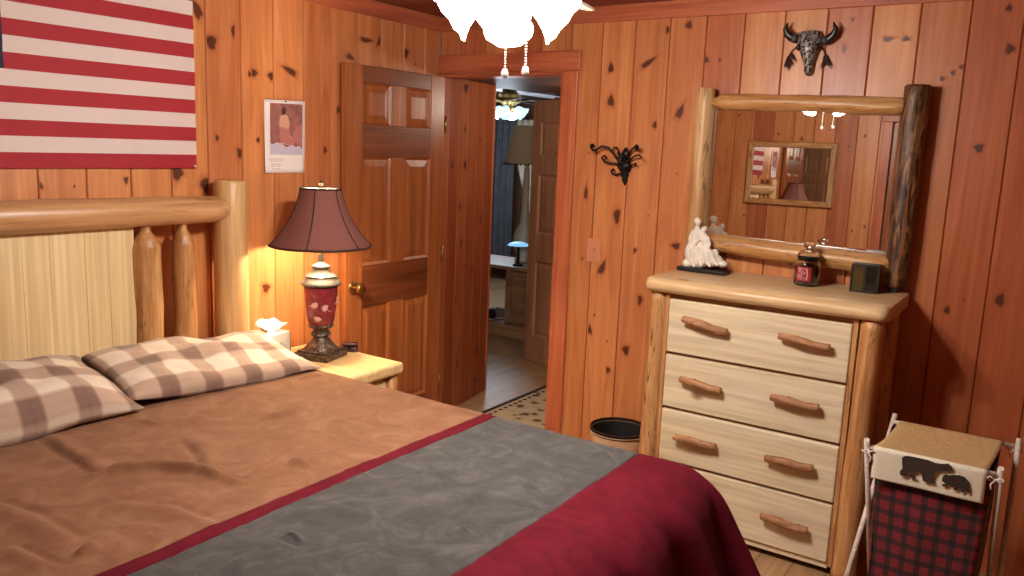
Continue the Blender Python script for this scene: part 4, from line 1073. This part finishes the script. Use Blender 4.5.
parts = [
    # rock / drapery mound
    ('b', fp(699, 257), (.062, .034, .050)), ('b', fp(699, 247, .008), (.040, .026, .050)), ('b', fp(701.5, 238, .006), (.024, .018, .036)), ('b', fp(705, 257, -.006), (.058, .032, .036)), ('b', fp(713, 260), (.045, .028, .030)), ('b', fp(692, 252), (.034, .028, .050)), ('b', fp(722, 264), (.026, .024, .016)), ('b', fp(688, 263), (.026, .026, .022)),
    ('b', fp(707, 254, -.008), (.026, .024, .036)), ('b', fp(715, 255, -.008), (.020, .020, .028)),
    # taller seated figure: hips, trunk, neck, head, arms, legs
    ('t', [fp(694, 248, .0), fp(695, 240, .0), fp(697, 233, .0), fp(697.5, 228, 0)], [.026, .020, .023, .012]), ('b', fp(698.6, 222, -.002), (.0125, .0135, .0165)), ('b', fp(696.8, 220.5, .004), (.0130, .0130, .0140)),
    ('t', [fp(694, 231, -.004), fp(690.5, 238, -.006), fp(691, 246, -.008), fp(696, 249, -.022)], [.009, .0075, .0065, .006]), ('t', [fp(700, 231, -.010), fp(704, 237, -.022), fp(709, 240, -.024)], [.009, .0075, .006]),
    ('t', [fp(695, 248, -.006), fp(701, 250, -.026), fp(702, 259, -.028), fp(704, 264.5, -.030)], [.018, .015, .010, .008]), ('t', [fp(693, 249, -.006), fp(696, 252, -.030), fp(695, 261, -.032), fp(697, 265, -.036)], [.018, .014, .010, .008]),
    # smaller figure leaning in
    ('t', [fp(707, 252, -.014), fp(706.5, 244, -.014), fp(705.5, 238, -.014), fp(705, 234, -.014)], [.020, .016, .018, .010]), ('b', fp(704.6, 229.5, -.014), (.0115, .012, .0145)), ('b', fp(706, 228.6, -.010), (.011, .012, .012)),
    ('t', [fp(709, 237, -.016), fp(711.5, 244, -.022), fp(710, 250, -.030)], [.008, .0065, .0055]), ('t', [fp(703, 236.5, -.020), fp(699, 241, -.026), fp(697, 245, -.026)], [.0075, .006, .005]),
    ('t', [fp(708, 251, -.018), fp(714, 253, -.030), fp(716, 260, -.030), fp(720, 264, -.032)], [.017, .013, .0095, .0075]), ('t', [fp(707, 252, -.022), fp(709, 256, -.034), fp(710, 262, -.034), fp(713, 265, -.038)], [.016, .012, .009, .007])]
remesh('figures', parts, M_white_china, fg, .0026, 3)
# candle jar
jp = onz(809.5, 283.5, TZ); JX, JY = jp.x, -.160
jar = thing('candle_jar', (JX, JY, TZ), 'dark red candle in a glass jar with a clear lid on the dresser', 'candle')
c = (JX, JY, 0)
t = NT('clear_glass'); M_glass = t.set(Base_Color=(1, 1, 1, 1), Roughness=.02, Transmission_Weight=1.0, IOR=1.45)
bm = B(); lathe(bm, [(.030, TZ+.0008), (.047, TZ+.003), (.0515, TZ+.012), (.0525, TZ+.06), (.051, TZ+.088), (.044, TZ+.102), (.041, TZ+.112), (.0375, TZ+.112), (.040, TZ+.101), (.0475, TZ+.087), (.0490, TZ+.06), (.048, TZ+.014), (.040, TZ+.007)], c, 40, cap1=True); obj('glass_jar', bm, M_glass, jar)
bm = B(); lathe(bm, [(.030, TZ+.0078), (.0468, TZ+.015), (.0480, TZ+.06), (.0466, TZ+.082), (.0455, TZ+.084), (.012, TZ+.082)], c, 40); obj('wax', bm, plain('red_wax', (92, 14, 18), .35), jar, smooth=40)
bm = B(); tube(bm, [(JX, JY, TZ+.082), (JX+.001, JY, TZ+.092)], .0014, 6); obj('wick', bm, M_black, jar)
bm = B(); lathe(bm, [(.0425, TZ+.1125), (.0455, TZ+.114), (.0455, TZ+.121), (.0425, TZ+.1225)], c, 36); obj('seal_band', bm, plain('black_seal', (18, 14, 14), .4), jar, smooth=40)
bm = B(); lathe(bm, [(.042, TZ+.1228), (.043, TZ+.128), (.036, TZ+.140), (.017, TZ+.146), (.013, TZ+.151), (.022, TZ+.160), (.024, TZ+.168), (.018, TZ+.176), (.006, TZ+.178)], c, 36); obj('lid', bm, M_glass, jar, smooth=40)
bm = B()
va = math.atan2(CAM.y-JY, CAM.x-JX)-.30
def jl(a, z, o): return Vector((JX+(.0527+o)*math.cos(a), JY+(.0527+o)*math.sin(a), z))
grid(bm, lambda u, v: jl(va-.62+1.24*u, TZ+.022+.058*v, .0004), 20, 4); obj('label', bm, plain('jar_label_red', (150, 34, 44), .5), jar)
bm = B()
for i in range(9):                                     # pale script strokes on the label
    zz = TZ+.030+.0055*i; aa = va-.40+.06*math.sin(i*2.3)
    tube(bm, [jl(aa+.10*k*(.8+.3*math.sin(i*1.7)), zz+.004*math.sin(k*1.9+i), .0012) for k in range(7)], .0008, 6)
tube(bm, [jl(va+.30, TZ+.026, .001), jl(va+.34, TZ+.05, .001), jl(va+.26, TZ+.074, .001)], .0022, 6)
obj('label_lettering', bm, plain('jar_label_pale', (226, 190, 186), .5), jar)
# small black glass-sided box
qx = onz(866, 290.5, TZ); CX, CY = qx.x, -.150
bk = thing('lantern_box', (CX, CY, TZ), 'small black framed glass box with dull gold left half beside the right mirror post', 'box')
Mk = Matrix.Translation((CX, CY, TZ+.0006)) @ Matrix.Rotation(.10, 4, 'Z')
bm = B()
w, dp, h, e = .053, .034, .112, .009
box(bm, -w, w, -dp, dp, 0, e, .002, M=Mk); box(bm, -w, w, -dp, dp, h-e, h, .002, M=Mk)
for sx in (-1, 1):
    for sy in (-1, 1): box(bm, sx*w, sx*(w-e), sy*dp, sy*(dp-e), e, h-e, .001, M=Mk)
box(bm, -.004, .004, -dp, -dp+.006, e, h-e, M=Mk)
obj('frame', bm, M_black, bk)
bm = B(); box(bm, -w+e, -.004, -dp+.003, -dp+.006, e, h-e, M=Mk); o = obj('pane', bm, plain('dull_gold_glass', (74, 62, 30), .25), bk); o['label'] = 'dull gold left pane'
bm = B(); box(bm, .004, w-e, -dp+.003, -dp+.006, e, h-e, M=Mk); obj('pane', bm, plain('smoked_glass', (34, 31, 28), .15), bk)
bm = B(); box(bm, -w+e+.001, w-e-.001, -dp+.008, dp-.002, e+.001, h-e-.001, M=Mk); obj('core', bm, M_dark, bk)
# ------------------------------------------------------------------ waste bin
t = NT('birch_print'); v = t.coords((9, 9, 22)); n1 = t.noise(v, 1, 5, 1.0, .6)
M_birch = t.set(Base_Color=t.ramp(n1, [(.28, (120, 78, 52)), (.42, (196, 156, 120)), (.7, (224, 192, 158))]), Roughness=.7)
BX, BY = 1.292, -.165
bn = thing('waste_bin', (BX, BY, 0), 'round tan waste bin with dark rim between the doorway casing and the dresser', 'waste bin')
bm = B(); lathe(bm, [(.105, .0005), (.112, .004), (.138, .285), (.134, .285), (.108, .010), (.02, .010)], (BX, BY, 0), 40); obj('body', bm, M_birch, bn, smooth=40)
bm = B(); lathe(bm, [(.137, .275), (.1425, .280), (.1440, .292), (.1415, .300), (.1365, .300), (.1345, .290), (.1345, .275)], (BX, BY, 0), 48, cap0=False, cap1=False); obj('rim', bm, plain('bin_rim_brown', (40, 26, 22), .3), bn, smooth=60)
bm = B(); lathe(bm, [(.1338, .284), (.106, .0115), (.01, .0112)], (BX, BY, 0), 40, cap0=False); obj('liner', bm, plain('bin_liner_black', (14, 13, 15), .6), bn, smooth=60)
bm = B(); tube(bm, [(BX+.1435*math.cos(a), BY+.1435*math.sin(a), .284) for a in [2*PI*k/48 for k in range(49)]], .0022, 6, cap=False); obj('rim_bead', bm, plain('bin_bead_tan', (196, 160, 126), .4), bn)
# ------------------------------------------------------------------ laundry hamper
hp = thing('laundry_hamper', (2.70, -.70, 0), 'folding laundry hamper with red buffalo plaid bag and bear print burlap lid', 'laundry hamper')
M_rod = wood('whitewashed_rod', 'z', [(208, 192, 182), (226, 212, 202), (238, 228, 218)], .5, 30, 2)
A = dict(lf=(2.503, -.885, .728), lb=(2.530, -.525, .728), rf=(2.874, -.885, .728), rb=(2.906, -.535, .728))
for a, b in ((A['lf'], (2.516, -.48, 0.0)), (A['lb'], (2.455, -.90, 0.0)), (A['rf'], (2.885, -.48, 0.0)), (A['rb'], (2.912, -.90, 0.0))):
    bm = B(); a, b = Vector(a), Vector(b); tube(bm, [a, b], .0088, 12); obj('leg', bm, M_rod, hp)
for y, z in ((-.872, .703), (-.543, .703)):
    bm = B(); tube(bm, [(2.503 if y < -.7 else 2.528, y, z), (2.900 if y > -.7 else 2.876, y, z)], .0075, 12); obj('crossbar', bm, M_rod, hp)
for y in (-.878, -.505):
    bm = B(); tube(bm, [(2.462 if y < -.7 else 2.515, y, .04), (2.91 if y < -.7 else 2.885, y, .04)], .007, 12); obj('crossbar', bm, M_rod, hp)
t = NT('buffalo_plaid'); tc = t.n('ShaderNodeTexCoord'); sp = t.n('ShaderNodeSeparateXYZ'); t.l(tc.outputs['UV'], sp.inputs[0])
def chk(s_):
    fr = t.math('FRACT', s_); a = t.math('MULTIPLY', t.math('SUBTRACT', fr, .04), 16.0); a.node.use_clamp = True
    b = t.math('MULTIPLY', t.math('SUBTRACT', .5, fr), 16.0); b.node.use_clamp = True
    return t.math('MULTIPLY', a, b)
dk = t.math('MULTIPLY', t.math('ADD', chk(sp.outputs[0]), chk(sp.outputs[1])), .5)
tn = t.noise(t.coords((240,)*3), 1, 2); t.bump(tn, .2, .003)
M_buff = t.set(Base_Color=t.ramp(dk, [(0, (116, 16, 27)), (.5, (62, 13, 19)), (1, (22, 11, 13))]), Roughness=.9, Sheen_Weight=.15)
bx0, bx1, by0, by1 = 2.532, 2.858, -.868, -.548
def bag(u, v):
    """u around (4 sides), v from rim down"""
    per = [(bx0, by0), (bx1, by0), (bx1, by1), (bx0, by1), (bx0, by0)]
    s_ = (u*4) % 4 if u < 1 else 3.99999; i = int(s_); f = s_-i
    x = per[i][0]+(per[i+1][0]-per[i][0])*f; y = per[i][1]+(per[i+1][1]-per[i][1])*f
    cx_, cy_ = (bx0+bx1)/2, (by0+by1)/2
    z = .698-(.578)*v
    k = 1-.10*v-.02*math.sin(v*PI)
    bul = .012*math.sin(PI*f)*math.sin(PI*min(1, v*1.2))
    nx, ny_ = (0, -1) if i == 0 else (1, 0) if i == 1 else (0, 1) if i == 2 else (-1, 0)
    rip = .006*mnoise.noise(Vector((x*14, y*14, z*7)))
    sag = .018*math.sin(PI*f)*(1-v)**3 if i in (1, 3) else 0
    return Vector((cx_+(x-cx_)*k+nx*(bul+rip), cy_+(y-cy_)*k+ny_*(bul+rip), z-sag))
bm = B(); grid(bm, bag, 80, 36, uv=lambda u, v: (u*4*.325/.047, v*.578/.047))
t0 = bag(0, 1)
bmv = [bm.verts.new(bag(i/40, 1)) for i in range(40)]; bm.faces.new(bmv)
bmesh.ops.remove_doubles(bm, verts=bm.verts, dist=.0004)
o = obj('bag', bm, M_buff, hp); md = o.modifiers.new('thick', 'SOLIDIFY'); md.thickness = .003
t = NT('burlap'); wv = t.n('ShaderNodeTexChecker', Scale=420.0); tn = t.noise(t.coords((90,)*3), 1, 4); n2 = t.noise(t.coords((500,)*3), 1, 2); t.bump(n2, .5, .003)
M_burlap = t.set(Base_Color=t.ramp(t.math('ADD', t.math('MULTIPLY', tn, .6), t.math('MULTIPLY', n2, .4)), [(.3, (168, 132, 88)), (.5, (194, 156, 108)), (.7, (210, 178, 130))]), Roughness=.95)
zf = ony(871, 480, -.890).z; FYp = -.8905
lx0, lx1 = 2.528, 2.842
def flap(u, v):
    # v 0 at the back bar, runs over the front bar and hangs down
    L1 = .335; L2 = .712-zf; s_ = v*(L1+L2)
    x = lx0+(lx1-lx0)*u+(.03*(1-min(1, s_/L1)) if True else 0)*(1 if u > .5 else .6)*0+.022*(1-min(1, s_/L1))
    if s_ < L1:
        f = s_/L1; y = -.545+(FYp+.012+.545)*f; z = .7135-.012*math.sin(PI*f)*(1+.4*math.sin(u*4))
    else:
        e = s_-L1; r = .012
        if e < r*PI/2: y = FYp+.012-r*math.sin(e/r); z = .7135-r*(1-math.cos(e/r))
        else: y = FYp; z = .7135-r-(e-r*PI/2)
    return Vector((x, y+.0015*math.sin(u*9+v*4)*(1 if s_ > L1 else 0), z))
VS = .335/(.335+.712-zf)
t = NT('cream_linen'); n2 = t.noise(t.coords((420,)*3), 1, 2); t.bump(n2, .4, .003)
M_linen = t.set(Base_Color=t.ramp(n2, [(.3, (214, 202, 178)), (.7, (240, 232, 212))]), Roughness=.95)
bm = B(); grid(bm, lambda u, v: flap(u, v*VS), 24, 40); o = obj('lid', bm, M_burlap, hp); md = o.modifiers.new('thick', 'SOLIDIFY'); md.thickness = .003; md.offset = -1
bm = B(); grid(bm, lambda u, v: flap(u, VS+v*(1-VS)), 24, 24); o = obj('front_flap', bm, M_linen, hp); md = o.modifiers.new('thick', 'SOLIDIFY'); md.thickness = .003; md.offset = -1; o['label'] = 'cream front flap printed with bears'
M_bear = plain('bear_print', (52, 36, 28), .9)
def bear(pts, nm):
    ps = [ony(860+x/6.24, 410+y/6.24, FYp-.0075) for x, y in pts]
    bm = B()
    lo_ = [bm.verts.new(p) for p in ps]; hi_ = [bm.verts.new(p+Vector((0, .002, 0))) for p in ps]
    for tri in tessellate_polygon([ps]):
        bm.faces.new([lo_[i] for i in tri]); bm.faces.new([hi_[i] for i in tri[::-1]])
    for k in range(len(ps)): bm.faces.new((lo_[k], lo_[(k+1) % len(ps)], hi_[(k+1) % len(ps)], hi_[k]))
    return obj(nm, bm, M_bear, hp)
o = bear([(262, 300), (275, 288), (300, 287), (350, 297), (420, 312), (470, 331), (500, 336), (540, 337), (548, 333), (558, 341), (575, 355), (579, 370), (570, 380), (545, 381), (520, 378), (490, 380), (472, 392), (455, 420), (457, 442), (467, 455), (435, 457), (425, 445), (417, 454), (392, 442), (385, 405), (375, 383), (350, 385), (325, 395), (330, 408), (349, 420), (340, 428), (310, 419), (300, 402), (287, 400), (295, 412), (270, 413), (247, 402), (251, 380), (266, 362), (262, 330)], 'bear_print'); o['label'] = 'large brown bear silhouette'
o = bear([(510, 440), (515, 420), (522, 408), (530, 405), (540, 400), (548, 408), (580, 406), (620, 408), (655, 420), (678, 450), (682, 480), (688, 514), (670, 518), (655, 500), (648, 516), (628, 512), (627, 490), (610, 487), (612, 501), (582, 501), (585, 485), (575, 475), (552, 468), (545, 479), (513, 475), (511, 465), (535, 460), (520, 450)], 'cub_print'); o['label'] = 'small brown bear cub silhouette'
M_tie = plain('white_tie', (222, 206, 198), .9)
for k, (x, y, s_) in enumerate(((2.503, -.885, 1), (2.530, -.525, 1), (2.874, -.885, -1), (2.906, -.535, -1))):
    bm = B()
    tube(bm, [(x+.011*math.cos(a), y+.011*math.sin(a), .690+.003*math.sin(2*a)) for a in [2*PI*i/16 for i in range(17)]], .0026, 6, cap=False)
    tube(bm, [(x+s_*.010, y-.004, .69), (x+s_*.025, y-.010, .700), (x+s_*.034, y, .688), (x+s_*.022, y+.002, .684)], .0026, 6, sub=3)
    tube(bm, [(x+s_*.010, y-.006, .69), (x+s_*.020, y-.012, .676), (x+s_*.017, y-.012, .662)], .0026, 6, sub=3)
    obj('tie', bm, M_tie, hp)

# ------------------------------------------------------------------ on the back wall: skull, sconce, switch
def wp(px, py, d): return ony(px, py, -d)
sk = thing('bull_skull', (1.95, -.001, 1.95), 'small black and silver bull skull with curved horns hanging above the mirror', 'skull')
t = NT('skull_painted'); n1 = t.noise(t.coords((40, 40, 32)), 1, 3, 2.5); n0 = t.noise(t.coords((30,)*3), 1, 2)
M_skull = t.set(Base_Color=t.ramp(n1, [(.40, (26, 20, 20)), (.48, (70, 64, 62)), (.55, (196, 190, 184)), (.64, (60, 54, 52))]), Roughness=.4, Metallic=.2)
skt, skb = wp(809, 31.5, .03), wp(807.6, 75.5, .03)
bm = B()
secs = [(-.03, .024, .012), (.0, .046, .026), (.10, .052, .036), (.25, .051, .044), (.38, .044, .046), (.5, .034, .043), (.65, .025, .036), (.8, .020, .030), (.92, .017, .022), (1.0, .009, .012)]
rings = []
for (f, w, dp) in secs:
    cpt_ = skt.lerp(skb, f); ring = []
    for k in range(18):
        a = 2*PI*k/18; yy = -dp*max(-.25, math.sin(a)); ring.append(bm.verts.new((cpt_.x+w*math.cos(a), -.014+yy, cpt_.z)))
    rings.append(ring)
for i in range(len(rings)-1):
    for k in range(18):
        f_ = bm.faces.new((rings[i][k], rings[i][(k+1) % 18], rings[i+1][(k+1) % 18], rings[i+1][k])); f_.smooth = True
bm.faces.new(rings[0]); bm.faces.new(rings[-1][::-1])
cran = obj('cranium', bm, M_skull, sk)
for s_ in (-1, 1):
    m = skt.lerp(skb, .36); bm = B(); ball(bm, (m.x+s_*.036, -.042, m.z), (.011, .012, .014), 12, 8); obj('eye_socket', bm, M_black, cran)
    m = skt.lerp(skb, .90); bm = B(); ball(bm, (m.x+s_*.009, -.033, m.z+.004), (.005, .006, .011), 10, 8); obj('nostril', bm, M_black, cran)
M_horn = plain('black_horn', (24, 20, 19), .35)
for pts in (((798, 39.5), (792, 37.5), (787.5, 34), (785.6, 29), (788, 22.5)), ((822, 41), (828, 39.5), (833.5, 35), (836, 29), (833.2, 21.5))):
    bm = B(); P = [wp(a, b, d_) for (a, b), d_ in zip(pts, (.030, .034, .040, .046, .05))]; tube(bm, P, [.017, .018, .016, .011, .002], 14, sub=4); hn_ = obj('horn', bm, M_horn, sk)
    bm = B(); tube(bm, [P[0].lerp(P[1], .1), P[0].lerp(P[1], .95)], [.0185, .0195], 14); obj('horn_band', bm, M_pewter, hn_)
M_feather = plain('brown_feather', (62, 36, 26), .9)
for pts in (((797, 46), (791, 52), (787.5, 60), (787, 70)), ((821.5, 47), (825, 53), (827.5, 60), (828, 69))):
    bm = B(); P = [wp(a, b, .012) for a, b in pts]
    tube(bm, P[:2], .002, 6)
    for k in range(16):
        f = random.random(); q = P[1].lerp(P[2], f); L_ = random.uniform(.03, .055); dx = random.uniform(-.028, .028)
        tube(bm, [q, q+Vector((dx*.5, -random.uniform(.0, .010), -L_*.5)), q+Vector((dx, 0, -L_))], [.0012, .003, .0006], 6)
    obj('feather_fringe', bm, M_feather, sk)
sn = thing('wall_sconce', (1.13, -.001, 1.45), 'black iron scroll sconce on the back wall above the light switch', 'sconce')
def cp(x, y): return 575+x/3.84, 130+y/3.84
def ipath(pts, d0, d1):
    n = len(pts); return [wp(*cp(x, y), d0+(d1-d0)*k/(n-1)) for k, (x, y) in enumerate(pts)]
tp, bt_ = wp(*cp(192, 66), .014), wp(*cp(187, 214), .014)
bm = B()
zs = [(0, .004), (.06, .012), (.16, .022), (.26, .016), (.36, .026), (.5, .034), (.6, .030), (.68, .018), (.74, .022), (.8, .014), (.86, .017), (.93, .008), (1, .002)]
rings = []
for f, w in zs:
    p = tp.lerp(bt_, f); rings.append([bm.verts.new((p.x+w*math.cos(a), -.004-(w*.7)*max(0, math.sin(a)), p.z)) for a in [PI*k/10 for k in range(11)]])
for i in range(len(rings)-1):
    for k in range(10): bm.faces.new((rings[i][k], rings[i][k+1], rings[i+1][k+1], rings[i+1][k]))
    bm.faces.new((rings[i][0], rings[i+1][0], rings[i+1][-1], rings[i][-1]))
bp = obj('backplate', bm, M_iron, sn, smooth=60)
for s_, k in ((-1, 0), (1, 0), (-1, 1), (1, 1), (-1, 2), (1, 2)):
    m = tp.lerp(bt_, .28+.15*k); bm = B(); tube(bm, [(m.x, -.014, m.z), (m.x+s_*.022, -.028, m.z+.012), (m.x+s_*.032, -.026, m.z+.024), (m.x+s_*.027, -.020, m.z+.032)], [.008, .0085, .005, .0015], 8, sub=3); obj('acanthus_leaf', bm, M_iron, bp)
for nm, pts, r, d1 in (('arm', [(182, 135), (168, 122), (150, 92), (128, 68), (104, 62), (84, 74), (70, 78), (60, 66), (68, 56), (76, 64)], .0068, .12), ('arm', [(182, 145), (166, 132), (150, 128), (132, 127), (112, 120), (103, 106), (112, 98), (122, 106), (116, 114)], .006, .075), ('arm', [(184, 160), (172, 168), (158, 172), (144, 168), (138, 156), (147, 150), (153, 158)], .0055, .045),
                        ('arm', [(192, 120), (206, 92), (220, 72), (236, 64), (242, 74), (234, 80)], .0055, .09), ('arm', [(194, 128), (214, 112), (230, 100), (246, 96), (256, 104), (248, 112)], .0045, .11), ('arm', [(192, 148), (208, 140), (222, 134), (234, 128), (232, 140)], .005, .06), ('arm', [(182, 120), (170, 86), (160, 66), (148, 68), (146, 80)], .0045, .05)):
    bm = B(); tube(bm, ipath(pts, .016, d1), [r*(1-.35*k/(len(pts)-1)) for k in range(len(pts))], 10, sub=4); obj(nm, bm, M_iron, sn)
for (x, y, d_) in ((66, 62, .12), (236, 66, .09)):
    p = wp(*cp(x, y), d_); bm = B(); lathe(bm, [(.004, -.010), (.010, -.004), (.014, .0), (.013, .004), (.009, .004), (.008, .012), (.006, .012)], p, 16); obj('candle_cup', bm, M_iron, sn)
sw = thing('light_switch', (.985, -.001, 1.05), 'tan light switch plate on the back wall right of the doorway', 'light switch')
a, b = ony(588, 237.5, 0), ony(600.5, 263, 0)
M_plate = plain('tan_switch_plate', (206, 140, 104), .4)
bm = B(); box(bm, a.x, b.x, -.0065, -.0005, b.z, a.z, .0025); obj('plate', bm, M_plate, sw)
mx_, mz = (a.x+b.x)/2, (a.z+b.z)/2
bm = B(); box(bm, mx_-.005, mx_+.005, -.016, -.006, mz-.004, mz+.010, .002); obj('toggle', bm, plain('switch_toggle', (196, 150, 120), .4), sw)
for dz in (.032, -.032):
    bm = B(); lathe(bm, [(.0035, 0), (.003, .0012)], n=12, M=Matrix.Translation((mx_, -.0064, mz+dz)) @ Matrix.Rotation(PI/2, 4, 'X')); obj('screw', bm, M_brass, sw)
# ------------------------------------------------------------------ mirror on the rear wall (seen in the dresser mirror)
RM = (.552, 1.312, 1.203, 1.757)
RMT = math.radians(0.8)
rm = thing('wall_mirror', (.932, YR+.02, RM[2]), 'smaller log framed mirror on the opposite wall, seen reflected in the dresser mirror', 'mirror')
Mx = Matrix.Translation((.932, YR+.03, (RM[2]+RM[3])/2)) @ Matrix.Rotation(RMT, 4, 'X')
W2, H2 = (RM[1]-RM[0])/2, (RM[3]-RM[2])/2
bm = B(); box(bm, -W2+.03, W2-.03, -.006, .0, -H2+.03, H2-.03, M=Mx); obj('mirror_glass', bm, M_mirror, rm)
fr_ = .055
for nm, (a, b, c_, d_) in (('t', (-W2, W2, H2-fr_, H2)), ('b', (-W2, W2, -H2, -H2+fr_))):
    bm = B(); s1 = -1 if nm == 'b' else 1
    o_ = [(-W2, s1*H2), (W2, s1*H2), (W2-fr_, s1*(H2-fr_)), (-W2+fr_, s1*(H2-fr_))]
    lo_ = [bm.verts.new(Mx @ Vector((x, -.004, z))) for x, z in o_]; hi_ = [bm.verts.new(Mx @ Vector((x, .020, z))) for x, z in [(-W2+.008, s1*(H2-.01)), (W2-.008, s1*(H2-.01)), (W2-fr_, s1*(H2-fr_+.008)), (-W2+fr_, s1*(H2-fr_+.008))]]
    bm.faces.new(lo_); bm.faces.new(hi_)
    for k in range(4): bm.faces.new((lo_[k], lo_[(k+1) % 4], hi_[(k+1) % 4], hi_[k]))
    obj('frame_rail', bm, M_rail_x, rm)
for s1 in (-1, 1):
    bm = B(); o_ = [(s1*W2, -H2), (s1*W2, H2), (s1*(W2-fr_), H2-fr_), (s1*(W2-fr_), -H2+fr_)]
    lo_ = [bm.verts.new(Mx @ Vector((x, -.004, z))) for x, z in o_]; hi_ = [bm.verts.new(Mx @ Vector((x, .020, z))) for x, z in [(s1*(W2-.01), -H2+.008), (s1*(W2-.01), H2-.008), (s1*(W2-fr_+.008), H2-fr_), (s1*(W2-fr_+.008), -H2+fr_)]]
    bm.faces.new(lo_); bm.faces.new(hi_)
    for k in range(4): bm.faces.new((lo_[k], lo_[(k+1) % 4], hi_[(k+1) % 4], hi_[k]))
    obj('frame_stile', bm, M_log_z, rm)

# ------------------------------------------------------------------ light and view
def light(name, typ, loc, energy, col, size=.1, rot=None):
    L = bpy.data.lights.new(name, typ); L.energy = energy; L.color = col
    if typ == 'AREA': L.size = size
    else: L.shadow_soft_size = size
    o = bpy.data.objects.new(name, L); o.location = loc; COL.objects.link(o)
    if rot: o.rotation_euler = rot
    return o
light('far_room_daylight', 'POINT', (-2.0, 3.4, 1.5), 26, (.72, .86, 1.0), .25)
light('hall_fill', 'POINT', (.62, .72, 1.86), 9.0, (1.0, .86, .70), .08)  # added fill with no fixture, brightens the stub wall, far door and rug
light('far_fan_light', 'POINT', (fc.x, 3.3, 1.88), 8, (.80, .92, 1.0), .08)
W = bpy.data.worlds.new('world'); S.world = W; W.use_nodes = True
W.node_tree.nodes['Background'].inputs[0].default_value = (.5, .55, .7, 1); W.node_tree.nodes['Background'].inputs[1].default_value = .15
S.view_settings.view_transform = 'Standard'; S.view_settings.look = 'None'; S.view_settings.gamma = 1.0; S.view_settings.use_curve_mapping = False
S.view_settings.exposure = EXPOSURE
S.cycles.max_bounces = 10; S.cycles.diffuse_bounces = 5; S.cycles.glossy_bounces = 6; S.cycles.transmission_bounces = 8
S.cycles.sample_clamp_indirect = 4.0; S.cycles.caustics_reflective = True; S.cycles.caustics_refractive = False
S.cycles.use_denoising = True
